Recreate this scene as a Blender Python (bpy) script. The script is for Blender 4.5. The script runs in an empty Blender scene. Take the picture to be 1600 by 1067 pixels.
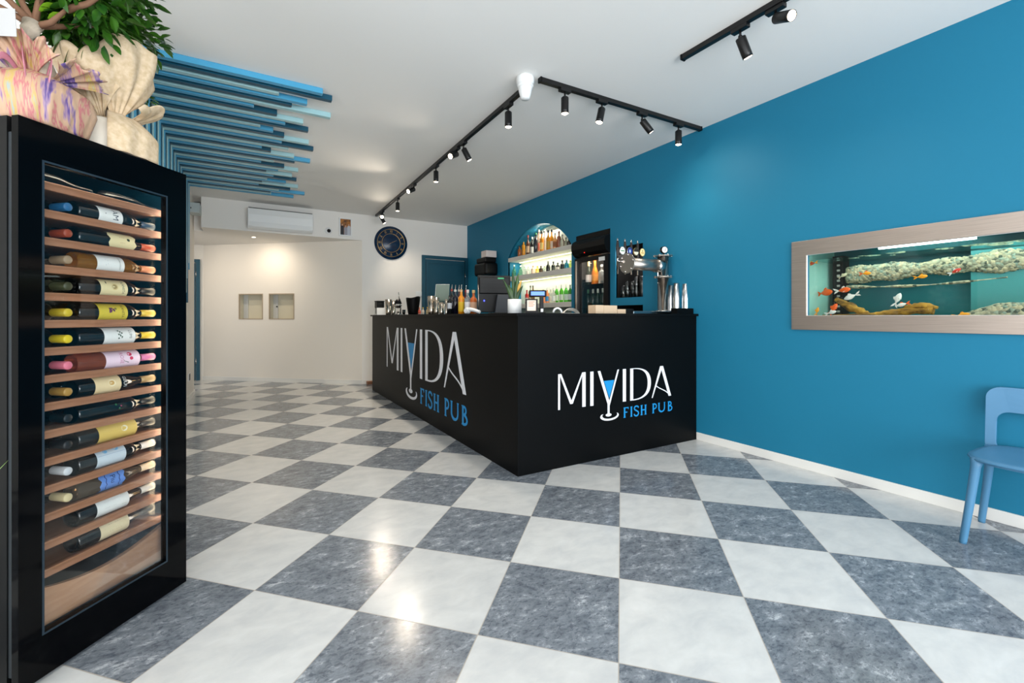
import bpy, bmesh, math, random
from mathutils import Vector, Matrix, Euler
random.seed(7)
PI = math.pi
col = bpy.context.scene.collection
scene = bpy.context.scene

# ---------------------------------------------------------------- camera
EYE = 1.168; FPX = 691.0; CX = 781.5; HZ = 494.8; YAW = math.radians(29.55)
cam_d = bpy.data.cameras.new('camera'); cam = bpy.data.objects.new('camera', cam_d); col.objects.link(cam)
cam.location = (0, 0, EYE); cam.rotation_euler = (PI/2, 0, -YAW)
cam_d.sensor_width = 36; cam_d.lens = FPX/1600*36
cam_d.shift_x = (800-CX)/1600; cam_d.shift_y = -(533.5-HZ)/1600
cam_d.clip_start = 0.05
scene.camera = cam

# ---------------------------------------------------------------- light
w = bpy.data.worlds.new('world'); scene.world = w; w.use_nodes = True
w.node_tree.nodes['Background'].inputs[0].default_value = (0.93, 0.96, 1.0, 1)
w.node_tree.nodes['Background'].inputs[1].default_value = 1.3
vs = scene.view_settings
vs.view_transform = 'Standard'; vs.look = 'None'; vs.gamma = 1; vs.use_curve_mapping = False; vs.exposure = 0.27

def area(name, loc, rot, sx, sy, power, color=(1, 1, 1), spread=180):
    l = bpy.data.lights.new(name, 'AREA'); l.shape = 'RECTANGLE'; l.size = sx; l.size_y = sy
    l.energy = power; l.color = color; l.spread = math.radians(spread)
    o = bpy.data.objects.new(name, l); o.location = loc; o.rotation_euler = rot; col.objects.link(o); return o
def spot(name, loc, direction, power, color, angle, blend=0.6, size=0.02):
    l = bpy.data.lights.new(name, 'SPOT'); l.energy = power; l.color = color; l.spot_size = math.radians(angle)
    l.spot_blend = blend; l.shadow_soft_size = size
    o = bpy.data.objects.new(name, l); o.location = loc
    o.rotation_euler = Vector(direction).to_track_quat('-Z', 'Y').to_euler(); col.objects.link(o); return o
COOL = (0.95, 0.98, 1.0); WARM = (1.0, 0.86, 0.69)
# daylight through the shop windows behind and to the left of the camera
area('window_daylight', (0.9, -3.2, 1.15), (PI/2, 0, 0), 5.2, 1.9, 255, COOL)
area('side_window_daylight', (-2.9, -0.6, 1.2), (PI/2, 0, -PI/2), 3.4, 1.7, 54, COOL)

# ---------------------------------------------------------------- helpers
def lin(c):
    c = c/255.0
    return c/12.92 if c <= 0.04045 else ((c+0.055)/1.055)**2.4
def rgb(r, g, b): return (lin(r), lin(g), lin(b), 1)
def mat(name, color, rough=0.5, metal=0.0, spec=0.5, trans=0.0, ior=1.45, emis=None, estr=0.0, coat=0.0, bump=None, vary=None, alpha=1.0):
    m = bpy.data.materials.new(name); m.use_nodes = True
    nt = m.node_tree; b = nt.nodes['Principled BSDF']
    if len(color) == 3: color = rgb(*color)
    b.inputs['Base Color'].default_value = color
    b.inputs['Roughness'].default_value = rough; b.inputs['Metallic'].default_value = metal
    b.inputs['Specular IOR Level'].default_value = spec
    b.inputs['Transmission Weight'].default_value = trans; b.inputs['IOR'].default_value = ior
    b.inputs['Coat Weight'].default_value = coat
    if emis: b.inputs['Emission Color'].default_value = rgb(*emis); b.inputs['Emission Strength'].default_value = estr
    if alpha < 1: b.inputs['Alpha'].default_value = alpha
    tc = None
    if bump or vary:
        tc = nt.nodes.new('ShaderNodeTexCoord')
    if bump:
        n = nt.nodes.new('ShaderNodeTexNoise'); n.inputs['Scale'].default_value = bump[0]; n.inputs['Detail'].default_value = 4
        nt.links.new(tc.outputs['Object'], n.inputs['Vector'])
        bp = nt.nodes.new('ShaderNodeBump'); bp.inputs['Strength'].default_value = bump[1]; bp.inputs['Distance'].default_value = bump[2] if len(bump) > 2 else 0.005
        nt.links.new(n.outputs['Fac'], bp.inputs['Height']); nt.links.new(bp.outputs['Normal'], b.inputs['Normal'])
    if vary:   # (scale, colour2, stretch)
        n = nt.nodes.new('ShaderNodeTexNoise'); n.inputs['Scale'].default_value = vary[0]; n.inputs['Detail'].default_value = 6
        mp = nt.nodes.new('ShaderNodeMapping'); mp.inputs['Scale'].default_value = vary[2] if len(vary) > 2 else (1, 1, 1)
        nt.links.new(tc.outputs['Object'], mp.inputs['Vector']); nt.links.new(mp.outputs['Vector'], n.inputs['Vector'])
        r = nt.nodes.new('ShaderNodeValToRGB'); r.color_ramp.elements[0].position = 0.35; r.color_ramp.elements[1].position = 0.65
        r.color_ramp.elements[0].color = color; r.color_ramp.elements[1].color = rgb(*vary[1])
        nt.links.new(n.outputs['Fac'], r.inputs['Fac']); nt.links.new(r.outputs['Color'], b.inputs['Base Color'])
    return m

def bsdf(m): return m.node_tree.nodes['Principled BSDF']

class MB:
    def __init__(s): s.b = bmesh.new(); s.sm = False
    def box(s, x0, x1, y0, y1, z0, z1, M=None):
        v = [s.b.verts.new((x, y, z)) for x in (x0, x1) for y in (y0, y1) for z in (z0, z1)]
        if M is not None:
            for q in v: q.co = M @ q.co
        for f in ((0, 1, 3, 2), (4, 6, 7, 5), (0, 4, 5, 1), (2, 3, 7, 6), (0, 2, 6, 4), (1, 5, 7, 3)):
            s.b.faces.new([v[i] for i in f])
        return s
    def lathe(s, prof, n=20, M=None, a0=0, a1=2*PI, cap=True, wob=None):
        """prof: list of (r, z), revolved about z"""
        full = abs(a1-a0-2*PI) < 1e-6
        N = n if full else n+1
        rings = []
        for (r, z) in prof:
            ring = []
            for i in range(N):
                a = a0+(a1-a0)*i/n
                rr = r*(wob(a, z) if wob else 1)
                p = Vector((rr*math.cos(a), rr*math.sin(a), z))
                ring.append(s.b.verts.new(M @ p if M is not None else p))
            rings.append(ring)
        for k in range(len(rings)-1):
            for i in range(n):
                j = (i+1) % N
                f = s.b.faces.new([rings[k][i], rings[k][j], rings[k+1][j], rings[k+1][i]]); f.smooth = True
        if cap and full:
            if prof[0][0] > 1e-4: s.b.faces.new(list(reversed(rings[0])))
            if prof[-1][0] > 1e-4: s.b.faces.new(rings[-1])
        return s
    def cyl(s, p0, p1, r0, r1=None, n=16):
        p0 = Vector(p0); p1 = Vector(p1); r1 = r0 if r1 is None else r1
        d = p1-p0; M = Matrix.Translation(p0) @ d.to_track_quat('Z', 'Y').to_matrix().to_4x4()
        return s.lathe([(r0, 0), (r1, d.length)], n, M)
    def tube(s, pts, rad, n=10, closed=False):
        pts = [Vector(p) for p in pts]; rings = []; up = Vector((0, 0, 1))
        L = len(pts)
        for i, p in enumerate(pts):
            a = pts[(i-1) % L] if (closed or i > 0) else p
            b = pts[(i+1) % L] if (closed or i < L-1) else p
            t = (b-a).normalized()
            u = t.cross(up)
            if u.length < 0.05: u = t.cross(Vector((0, 1, 0)))
            u.normalize(); v = t.cross(u)
            r = rad[i] if isinstance(rad, (list, tuple)) else rad
            rings.append([s.b.verts.new(p+u*r*math.cos(2*PI*k/n)+v*r*math.sin(2*PI*k/n)) for k in range(n)])
        for i in range(L if closed else L-1):
            A = rings[i]; B = rings[(i+1) % L]
            for k in range(n):
                f = s.b.faces.new([A[k], A[(k+1) % n], B[(k+1) % n], B[k]]); f.smooth = True
        if not closed:
            s.b.faces.new(list(reversed(rings[0]))); s.b.faces.new(rings[-1])
        return s
    def sphere(s, c, r, n=14, sc=(1, 1, 1)):
        prof = [(max(1e-5, math.sin(PI*k/n)), -math.cos(PI*k/n)) for k in range(n+1)]
        M = Matrix.Translation(Vector(c)) @ Matrix.Diagonal((r*sc[0], r*sc[1], r*sc[2], 1))
        return s.lathe(prof, n+4, M, cap=False)
    def prism(s, poly, t0, t1, plane='XZ', holes=()):
        """extrude a 2D outline (with optional holes); plane XZ -> thickness along Y, YZ -> X, XY -> Z"""
        def P(a, b, t):
            return {'XZ': (a, t, b), 'YZ': (t, a, b), 'XY': (a, b, t)}[plane]
        for t, flip in ((t0, False), (t1, True)):
            edges = []; 
            for loop in [poly]+list(holes):
                vv = [s.b.verts.new(P(a, b, t)) for a, b in loop]
                edges += [s.b.edges.new((vv[i], vv[(i+1) % len(vv)])) for i in range(len(vv))]
            bmesh.ops.triangle_fill(s.b, use_beauty=True, use_dissolve=False, edges=edges)
        for loop in [poly]+list(holes):
            A = [s.b.verts.new(P(a, b, t0)) for a, b in loop]; B = [s.b.verts.new(P(a, b, t1)) for a, b in loop]
            n = len(loop)
            for i in range(n): s.b.faces.new([A[i], A[(i+1) % n], B[(i+1) % n], B[i]])
        return s
    def grid(s, fn, nu, nv, closed_u=False):
        V = [[s.b.verts.new(fn(i/nu, j/nv)) for j in range(nv+1)] for i in range(nu if closed_u else nu+1)]
        for i in range(nu):
            for j in range(nv):
                a = V[i]; b = V[(i+1) % len(V)] if closed_u else V[i+1]
                f = s.b.faces.new([a[j], b[j], b[j+1], a[j+1]]); f.smooth = True
        return s
    def quad(s, *p):
        s.b.faces.new([s.b.verts.new(q) for q in p]); return s
    def build(s, name, m, parent=None, bevel=0, solid=0, sub=0, loc=None, normals=True, seg=2):
        bmesh.ops.remove_doubles(s.b, verts=s.b.verts, dist=1e-6)
        if normals: bmesh.ops.recalc_face_normals(s.b, faces=s.b.faces)
        me = bpy.data.meshes.new(name); s.b.to_mesh(me); s.b.free()
        me.materials.append(m)
        o = bpy.data.objects.new(name, me); col.objects.link(o)
        if parent: o.parent = parent
        if loc: o.location = loc
        if solid:
            d = o.modifiers.new('solid', 'SOLIDIFY'); d.thickness = solid; d.offset = 0
        if bevel:
            d = o.modifiers.new('bevel', 'BEVEL'); d.width = bevel; d.segments = seg; d.limit_method = 'ANGLE'; d.angle_limit = math.radians(40)
            d.harden_normals = False
        if sub:
            d = o.modifiers.new('sub', 'SUBSURF'); d.levels = sub; d.render_levels = sub
        return o

def tag(o, label=None, cat=None, group=None, kind=None):
    if label: o['label'] = label
    if cat: o['category'] = cat
    if group: o['group'] = group
    if kind: o['kind'] = kind
    return o
def struct(o): o['kind'] = 'structure'; return o
def empty(name, loc=(0, 0, 0), rz=0, label=None, cat=None, group=None):
    o = bpy.data.objects.new(name, None); o.empty_display_size = 0.05; col.objects.link(o)
    o.location = loc; o.rotation_euler = (0, 0, rz)
    return tag(o, label, cat, group)
def kids(o): return [c for c in bpy.data.objects if c.parent == o]
def copy_tree(o, parent=None):
    c = o.copy(); col.objects.link(c); c.parent = parent
    for k in kids(o): copy_tree(k, c)
    return c
def text_mesh(body, size, xs=1.0):
    """flat lettering mesh, centred, in the XY plane"""
    cu = bpy.data.curves.new('t', 'FONT'); cu.body = body; cu.size = size; cu.align_x = 'CENTER'; cu.align_y = 'CENTER'; cu.resolution_u = 2
    t = bpy.data.objects.new('t', cu); col.objects.link(t)
    dg = bpy.context.evaluated_depsgraph_get(); dg.update()
    me = bpy.data.meshes.new_from_object(t.evaluated_get(dg))
    bpy.data.objects.remove(t); bpy.data.curves.remove(cu)
    for v in me.vertices: v.co.x *= xs
    me.materials.clear()
    return me
def text_obj(name, body, size, m, parent, fn, xs=1.0):
    me = text_mesh(body, size, xs)
    for v in me.vertices: v.co = fn(v.co.x, v.co.y)
    me.materials.append(m); o = bpy.data.objects.new(name, me); col.objects.link(o); o.parent = parent
    return o

# a photograph pixel met with a real plane of the room: used to read off where things stand
FW = Vector((math.sin(YAW), math.cos(YAW), 0)); RT = Vector((math.cos(YAW), -math.sin(YAW), 0))
def at(px, py, X=None, Y=None, Z=None):
    r = FW+RT*((px-CX)/FPX)+Vector((0, 0, (HZ-py)/FPX))
    t = X/r.x if X is not None else (Y/r.y if Y is not None else (Z-EYE)/r.z)
    return Vector((0, 0, EYE))+r*t
def zat(p, py): return EYE+(HZ-py)/FPX*(p[0]*FW.x+p[1]*FW.y)

# ---------------------------------------------------------------- materials
def wall_mat(name, c, rough=0.6, bs=0.08):
    return mat(name, c, rough, bump=(60, bs, 0.003), spec=0.3)
M_blue = wall_mat('blue_paint', (28, 117, 150), 0.55, 0.12)
M_white = wall_mat('white_paint', (234, 231, 226), 0.7)
M_cream = wall_mat('warm_white_paint', (236, 230, 220), 0.7)
M_ceil = wall_mat('ceiling_paint', (238, 237, 234), 0.75, 0.05)
M_teal = mat('teal_door_paint', (5, 72, 92), 0.45)
M_black = mat('black_laminate', (6, 7, 8), 0.45, spec=0.12)
M_blackpl = mat('black_plastic', (7, 8, 9), 0.42, spec=0.25)
M_blackgl = mat('black_gloss_glass', (3, 3, 4), 0.07, spec=0.13)
M_track = mat('black_metal', (12, 12, 13), 0.38, metal=0.0)
M_base = mat('white_skirting', (228, 227, 222), 0.4)
M_steel = mat('brushed_steel', (204, 190, 180), 0.36, metal=1.0, vary=(4, (190, 176, 166), (1, 1, 60)))
M_chrome = mat('polished_steel', (205, 200, 195), 0.13, metal=1.0)
M_chrome2 = mat('satin_steel', (186, 178, 170), 0.34, metal=1.0)
M_beech = mat('beech_wood', (160, 112, 82), 0.5, vary=(9, (140, 94, 64), (1, 14, 14)))
M_beech2 = mat('pale_beech_wood', (180, 138, 106), 0.5, vary=(6, (164, 120, 88), (1.5, 14, 10)))
M_whitepl = mat('white_plastic', (232, 234, 234), 0.3)
M_signw = mat('white_vinyl', (234, 236, 242), 0.5)
M_signb = mat('blue_vinyl', (22, 140, 205), 0.5)
M_chair = mat('blue_chair_plastic', (72, 124, 160), 0.42, bump=(300, 0.05, 0.001))
M_gold = mat('gold_metal', (205, 170, 110), 0.3, metal=1.0)
M_lamp = mat('lamp_glow', (255, 240, 215), 0.5, emis=(255, 236, 205), estr=14)
M_led = mat('led_glow', (255, 225, 170), 0.5, emis=(255, 196, 120), estr=14)
M_clear = mat('clear_glass', (245, 250, 250), 0.03, trans=1.0, ior=1.3)
M_darkglass = mat('dark_bottle_glass', (7, 11, 12), 0.07, spec=0.6)
M_greyrec = mat('dark_recess', (8, 8, 9), 0.6)

def thin_glass(name, tint=(1, 1, 1), refl=1.0, rough=0.0):
    m = bpy.data.materials.new(name); m.use_nodes = True; nt = m.node_tree; nt.nodes.clear()
    o = nt.nodes.new('ShaderNodeOutputMaterial'); t = nt.nodes.new('ShaderNodeBsdfTransparent'); g = nt.nodes.new('ShaderNodeBsdfGlossy')
    t.inputs[0].default_value = (*tint, 1); g.inputs['Roughness'].default_value = rough
    f = nt.nodes.new('ShaderNodeFresnel'); f.inputs[0].default_value = 1.45
    mul = nt.nodes.new('ShaderNodeMath'); mul.operation = 'MULTIPLY'; mul.inputs[1].default_value = refl
    mx = nt.nodes.new('ShaderNodeMixShader')
    nt.links.new(f.outputs[0], mul.inputs[0]); nt.links.new(mul.outputs[0], mx.inputs[0]); nt.links.new(t.outputs[0], mx.inputs[1]); nt.links.new(g.outputs[0], mx.inputs[2]); nt.links.new(mx.outputs[0], o.inputs[0])
    return m
M_pane = thin_glass('window_pane_glass', (0.96, 0.97, 0.97), 0.38)
M_clearb = thin_glass('smoky_clear_glass', (0.7, 0.72, 0.72), 0.8, 0.05)
M_tumbler = thin_glass('tumbler_glass', (0.86, 0.88, 0.88), 2.4, 0.02)

def floor_material():
    m = bpy.data.materials.new('checker_marble_tiles'); m.use_nodes = True; nt = m.node_tree; b = bsdf(m); L = nt.links.new
    N = nt.nodes.new
    geo = N('ShaderNodeNewGeometry'); sub = N('ShaderNodeVectorMath'); sub.operation = 'SUBTRACT'
    sub.inputs[1].default_value = (2.142, 2.165, 0); L(geo.outputs['Position'], sub.inputs[0])
    def dot(v):
        d = N('ShaderNodeVectorMath'); d.operation = 'DOT_PRODUCT'; d.inputs[1].default_value = v; L(sub.outputs[0], d.inputs[0]); return d.outputs['Value']
    a = math.radians(44.84); s = 0.5003
    u = dot((math.cos(a)/s, -math.sin(a)/s, 0)); v = dot((-math.sin(a)/s, -math.cos(a)/s, 0))
    def mth(op, x, y=None):
        k = N('ShaderNodeMath'); k.operation = op
        for i, q in enumerate((x, y)):
            if q is None: continue
            if isinstance(q, (int, float)): k.inputs[i].default_value = q
            else: L(q, k.inputs[i])
        return k.outputs[0]
    fu = mth('FLOOR', u); fv = mth('FLOOR', v)
    par = mth('ABSOLUTE', mth('MODULO', mth('ADD', fu, fv), 2))      # 0 light, 1 dark
    ru = mth('FRACT', u); rv = mth('FRACT', v)
    du = mth('MINIMUM', ru, mth('SUBTRACT', 1, ru)); dv = mth('MINIMUM', rv, mth('SUBTRACT', 1, rv))
    grout = mth('LESS_THAN', mth('MINIMUM', du, dv), 0.0035)
    cmb = N('ShaderNodeCombineXYZ'); L(fu, cmb.inputs[0]); L(fv, cmb.inputs[1])
    wn = N('ShaderNodeTexWhiteNoise'); wn.noise_dimensions = '3D'; L(cmb.outputs[0], wn.inputs['Vector'])
    off = N('ShaderNodeVectorMath'); off.operation = 'SCALE'; off.inputs['Scale'].default_value = 20; L(wn.outputs['Color'], off.inputs[0])
    add = N('ShaderNodeVectorMath'); add.operation = 'ADD'; L(geo.outputs['Position'], add.inputs[0]); L(off.outputs[0], add.inputs[1])
    mp = N('ShaderNodeMapping'); mp.inputs['Rotation'].default_value = (0, 0, 0.5); mp.inputs['Scale'].default_value = (1.0, 1.7, 1); L(add.outputs[0], mp.inputs['Vector'])
    def noise(sc, det, ro, dist=0.0):
        n = N('ShaderNodeTexNoise'); n.inputs['Scale'].default_value = sc; n.inputs['Detail'].default_value = det; n.inputs['Roughness'].default_value = ro
        n.inputs['Distortion'].default_value = dist; L(mp.outputs[0], n.inputs['Vector']); return n.outputs['Fac']
    def ramp(fac, stops):
        r = N('ShaderNodeValToRGB'); e = r.color_ramp.elements
        while len(e) < len(stops): e.new(0.5)
        for i, (p, c) in enumerate(stops): e[i].position = p; e[i].color = rgb(*c)
        L(fac, r.inputs['Fac']); return r.outputs['Color']
    dark = ramp(noise(12, 12, 0.78, 0.3), [(0.30, (70, 77, 87)), (0.45, (112, 118, 126)), (0.56, (132, 138, 145)), (0.67, (194, 198, 203))])
    light = ramp(noise(7, 6, 0.6, 0.3), [(0.3, (197, 198, 198)), (0.55, (210, 210, 208)), (0.75, (218, 218, 216))])
    spots = noise(42, 3, 0.6)
    sp = mth('MULTIPLY', mth('LESS_THAN', spots, 0.42), 0.5)
    dk = N('ShaderNodeMix'); dk.data_type = 'RGBA'; L(sp, dk.inputs[0]); L(dark, dk.inputs[6]); dk.inputs[7].default_value = rgb(70, 77, 88)
    mx = N('ShaderNodeMix'); mx.data_type = 'RGBA'; L(par, mx.inputs[0]); L(light, mx.inputs[6]); L(dk.outputs[2], mx.inputs[7])
    tv = N('ShaderNodeHueSaturation'); L(mx.outputs[2], tv.inputs['Color']); L(mth('ADD', 0.94, mth('MULTIPLY', wn.outputs['Value'], 0.1)), tv.inputs['Value'])
    g = N('ShaderNodeMix'); g.data_type = 'RGBA'; L(grout, g.inputs[0]); L(tv.outputs['Color'], g.inputs[6]); g.inputs[7].default_value = rgb(168, 160, 150)
    L(g.outputs[2], b.inputs['Base Color'])
    L(mth('ADD', 0.19, mth('MULTIPLY', grout, 0.4)), b.inputs['Roughness']); b.inputs['Specular IOR Level'].default_value = 0.38
    bp = N('ShaderNodeBump'); bp.inputs['Strength'].default_value = 0.08; bp.inputs['Distance'].default_value = 0.002
    L(noise(25, 4, 0.6), bp.inputs['Height']); L(bp.outputs[0], b.inputs['Normal'])
    return m
M_floor = floor_material()

# ---------------------------------------------------------------- room shell
XR = 3.71; XL = -0.73; YF = 7.85; YB = 9.82; ZC = 2.94; Y0 = -3.3; X0 = -3.0
struct(MB().box(X0, 5.0, Y0, YB+0.15, -0.1, 0).build('floor', M_floor))
struct(MB().box(X0, 5.0, Y0, YB+0.15, ZC, ZC+0.1).build('ceiling', M_ceil))
# right blue wall with its openings (aquarium, arched bottle niche, fridge recess, glass recess, slot)
AQ = (-0.75, 1.785, 1.172, 1.642)
ARC = (4.63, 6.277, 2.13, 2.54)     # y0,y1, spring z, crown z
def arch_loop(zb, n=24):
    y0, y1, zs, zt = ARC; c = (y0+y1)/2; h = (y1-y0)/2; r = zt-zs; R = (h*h+r*r)/(2*r); zc = zt-R
    a = math.asin(h/R)
    return [(y0, zb), (y1, zb)]+[(c+R*math.sin(a-2*a*k/n), zc+R*math.cos(a-2*a*k/n)) for k in range(n+1)]
def rect(y0, y1, z0, z1): return [(y0, z0), (y1, z0), (y1, z1), (y0, z1)]
FR = (3.905, 4.535, 0.0+0.02, 2.215)
GN = (3.407, 3.82, 1.385, 1.969); SL = (3.407, 3.82, 1.16, 1.298)
mb = MB()
mb.prism(rect(Y0, YF+0.2, 0, ZC), XR, XR+0.03, 'YZ', holes=[rect(*AQ), arch_loop(0.92), rect(*FR), rect(*GN), rect(*SL)])
struct(mb.build('wall_right', M_blue))
# niche lining behind the blue wall
def lining(name, r, depth, m, skip=()):
    y0, y1, z0, z1 = r; x0, x1 = XR+0.012, XR+depth; t = 0.02; b = MB()
    b.box(x1, x1+t, y0-t, y1+t, z0-t, z1+t)
    b.box(x0, x1, y0-t, y0, z0-t, z1+t); b.box(x0, x1, y1, y1+t, z0-t, z1+t)
    b.box(x0, x1, y0, y1, z0-t, z0); b.box(x0, x1, y0, y1, z1, z1+t)
    return struct(b.build(name, m))
lining('trim_1', GN, 0.30, M_greyrec)
lining('trim_2', SL, 0.30, M_greyrec)
lp = arch_loop(0.92); y0, y1 = ARC[0], ARC[1]
mb = MB(); n = len(lp)
A = [mb.b.verts.new((XR+0.003, a, b)) for a, b in lp]; B = [mb.b.verts.new((XR+0.25, a, b)) for a, b in lp]
for i in range(n): mb.b.faces.new([A[i], A[(i+1) % n], B[(i+1) % n], B[i]])
struct(mb.build('trim_3', M_blue))
struct(MB().box(XR+0.25, XR+0.27, y0-0.1, y1+0.1, 0.9, 2.6).build('trim_4', mat('pale_niche_paint', (214, 226, 214), 0.6)))
# far wall (clock wall) and the angled wall, soffit, alcove
struct(MB().box(1.70, XR+0.1, YF, YF+0.12, 0, ZC).build('wall_back', M_white))
A0 = Vector((-0.739, 9.819, 0)); B0 = Vector((1.70, 7.85, 0)); dv = (B0-A0); LD = dv.length; dv.normalize()
nrm = Vector((dv.y, -dv.x, 0))     # towards the back of the wall
if nrm.y < 0: nrm = -nrm
angW = math.atan2(dv.y, dv.x)
def on_diag(px, py):
    r = FW+RT*((px-CX)/FPX)+Vector((0, 0, (HZ-py)/FPX)); o = Vector((0, 0, EYE)); nn = nrm
    t = (A0-o).dot(nn)/r.dot(nn); p = o+r*t; return (p-A0).dot(dv), p.z
n1 = (on_diag(374, 480)[0], on_diag(410, 480)[0], 1.131, 1.573); n2 = (on_diag(421, 480)[0], on_diag(459, 480)[0], 1.131, 1.573)
mb = MB(); mb.prism(rect(0, LD, 0, 2.49), 0, 0.04, 'XZ', holes=[rect(*n1), rect(*n2)])
wd = struct(mb.build('wall_angled', M_cream)); wd.location = A0; wd.rotation_euler = (0, 0, angW)
M_nich = mat('niche_cream', (205, 198, 176), 0.5)
for k, nn_ in enumerate((n1, n2)):
    a, b_, z0, z1 = nn_
    f = MB(); f.box(a, b_, 0.12, 0.13, z0, z1); f.box(a-0.01, a, 0.03, 0.13, z0, z1); f.box(b_, b_+0.01, 0.03, 0.13, z0, z1); f.box(a-.01, b_+.01, 0.03, 0.13, z0-0.01, z0); f.box(a-.01, b_+.01, 0.03, 0.13, z1, z1+0.01)
    o = f.build('window_%d' % (k+1), M_nich); struct(o); o.location = A0; o.rotation_euler = (0, 0, angW)
    t = 0.012; g = MB(); g.prism(rect(a-t, b_+t, z0-t, z1+t), -0.006, 0.02, 'XZ', holes=[rect(a+.004, b_-.004, z0+.004, z1-.004)])
    g.build('window_frame', mat('bronze_edge', (176, 160, 138), 0.4), o)
    g = MB(); g.box(a+0.001, a+0.09, 0.105, 0.119, z0, z1); g.build('shutter_panel', mat('pale_grey_panel', (200, 200, 196), 0.5), o)
    if k == 1: MB().sphere((a+0.075, 0.10, (z0+z1)/2+0.0), 0.014).build('latch', M_blackpl, o)
# soffit above the alcove
mb = MB()
mb.prism([(-0.62, YF), (1.70, YF), (-0.62, YF+1.88)], 2.49, ZC, 'XY'); mb.prism([(-0.62, 8.20), (-0.62, 9.83), (-2.0, 9.83), (-2.0, 8.20)], 2.49, 2.90, 'XY')
struct(mb.build('trim_5', M_white))
struct(MB().box(-2.2, -0.3, YB, YB+0.1, 0, ZC).build('wall_alcove', M_cream))
struct(MB().box(-2.2, -2.1, 7.9, YB, 0, ZC).build('wall_passage', M_cream))
struct(MB().box(XL-0.15, XL, 2.95, 8.13, 0, ZC).build('wall_left', M_cream))
struct(MB().box(X0, XL-0.15, 2.95, 3.05, 0, ZC).build('wall_front_left', M_white))
struct(MB().box(X0-0.1, X0, Y0, 3.05, 0, 0.35).box(X0-0.1, X0, Y0, 3.05, 2.75, ZC).box(X0-0.1, X0, 1.1, 3.05, .35, 2.75).build('wall_side_window', M_white))
struct(MB().box(X0, 5.0, Y0-0.1, Y0, 0, 0.25).box(X0, 5.0, Y0-0.1, Y0, 2.8, ZC).box(X0, -1.8, Y0-0.1, Y0, .25, 2.8).box(3.55, 5, Y0-.1, Y0, .25, 2.8).build('wall_front', M_white))
# skirtings
struct(MB().box(XR-0.012, XR, Y0, 2.74, 0, 0.07).build('baseboard_right', M_base, bevel=0.002))
o = struct(MB().box(0, LD, -0.012, 0, 0, 0.07).build('baseboard_angled', M_base)); o.location = A0; o.rotation_euler = (0, 0, angW)
struct(MB().box(1.72, 2.77, YF-0.012, YF, 0, 0.07).build('baseboard_back', M_base))
struct(MB().box(XL, XL+0.012, 2.95, 8.13, 0, 0.07).build('baseboard_left', M_base))
# doors
def door(name, x0, x1, y, zt, hinge=True):
    d = struct(MB().box(x0+0.07, x1-0.07, y-0.030, y-0.001, 0.005, zt-0.07).build(name, M_teal, bevel=0.003))
    f = MB(); f.prism([(x0, 0), (x0, zt), (x1, zt), (x1, 0), (x1-0.06, 0), (x1-0.06, zt-0.06), (x0+0.06, zt-0.06), (x0+0.06, 0)], y-0.045, y-0.001, 'XZ')
    f.build('door_frame', M_teal, d)
    g = MB(); g.prism(rect(x0+.12, x1-.12, 0.15, zt-0.13), y-0.037, y-0.031, 'XZ', holes=[rect(x0+.135, x1-.135, 0.165, zt-0.145)]); g.build('panel_moulding', M_teal, d)
    if hinge:
        for z in (0.35, 1.95): MB().cyl((x1-.062, y-.052, z-.05), (x1-.062, y-.052, z+.05), 0.008, n=10).build('hinge', M_chrome, d)
    MB().tube([(x0+.11, y-.03, 1.02), (x0+.11, y-.075, 1.02), (x0+.22, y-.075, 1.02)], 0.009).build('door_handle', M_chrome2, d)
    return d
door('door_1', 2.775, 3.705, YF, 2.31)
door('door_2', -1.62, -0.79, YB, 2.22)
# downlight in the soffit
p = at(396.5, 370.5, Z=2.49)
dl = empty('recessed_downlight', (p.x, p.y, 2.49), label='small round recessed downlight under the lowered ceiling of the alcove', cat='ceiling light')
MB().lathe([(0.028, -0.002), (0.042, -0.004), (0.045, 0), (0.028, 0)], 20, cap=False).build('trim_ring', M_whitepl, dl)
MB().lathe([(0.0001, -0.001), (0.028, -0.001)], 20, cap=False).build('lens', M_lamp, dl)
spot('passage_fill', (-1.45, 8.9, 2.46), (1, 0.0, -1.1), 32, WARM, 150, 1.0, 0.05)  # unseen fill lamp added to brighten the angled wall, no fixture modelled
spot('downlight_beam', (p.x+.02, p.y, 2.47), (0.25, 0.5, -1), 26, WARM, 150, 1.0, 0.05)

# ---------------------------------------------------------------- ceiling and wall slats
M_sl = [mat('sky_blue_slat', (72, 158, 198), 0.4), mat('dark_teal_slat', (5, 74, 98), 0.4), mat('pale_grey_blue_slat', (160, 200, 206), 0.4)]
ends = [(0.496, 3.653), (0.576, 3.718), (0.199, 3.815), (0.41, 3.868), (0.303, 3.955), (0.614, 4.04), (0.032, 4.109), (0.206, 4.204), (0.419, 4.296), (0.28, 4.355), (0.478, 4.431), (0.086, 4.526), (0.328, 4.582), (0.193, 4.659), (0.395, 4.78), (0.517, 4.812), (0.279, 4.901), (0.579, 4.992), (0.351, 5.038), (0.11, 5.132), (0.196, 5.226), (0.421, 5.284), (0.441, 5.41), (0.592, 5.374), (0.236, 5.513), (0.35, 5.677), (0.505, 5.80), (0.295, 5.85), (0.173, 5.939), (0.457, 6.002), (0.521, 6.157), (0.195, 6.244), (0.411, 6.397), (0.566, 6.46), (0.106, 6.631), (0.484, 6.693), (0.68, 6.861), (0.266, 7.0), (0.558, 7.079)]
NS = 43; ORD = 'first second third fourth fifth sixth seventh eighth ninth tenth eleventh twelfth thirteenth fourteenth fifteenth sixteenth seventeenth eighteenth nineteenth twentieth'.split()
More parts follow.
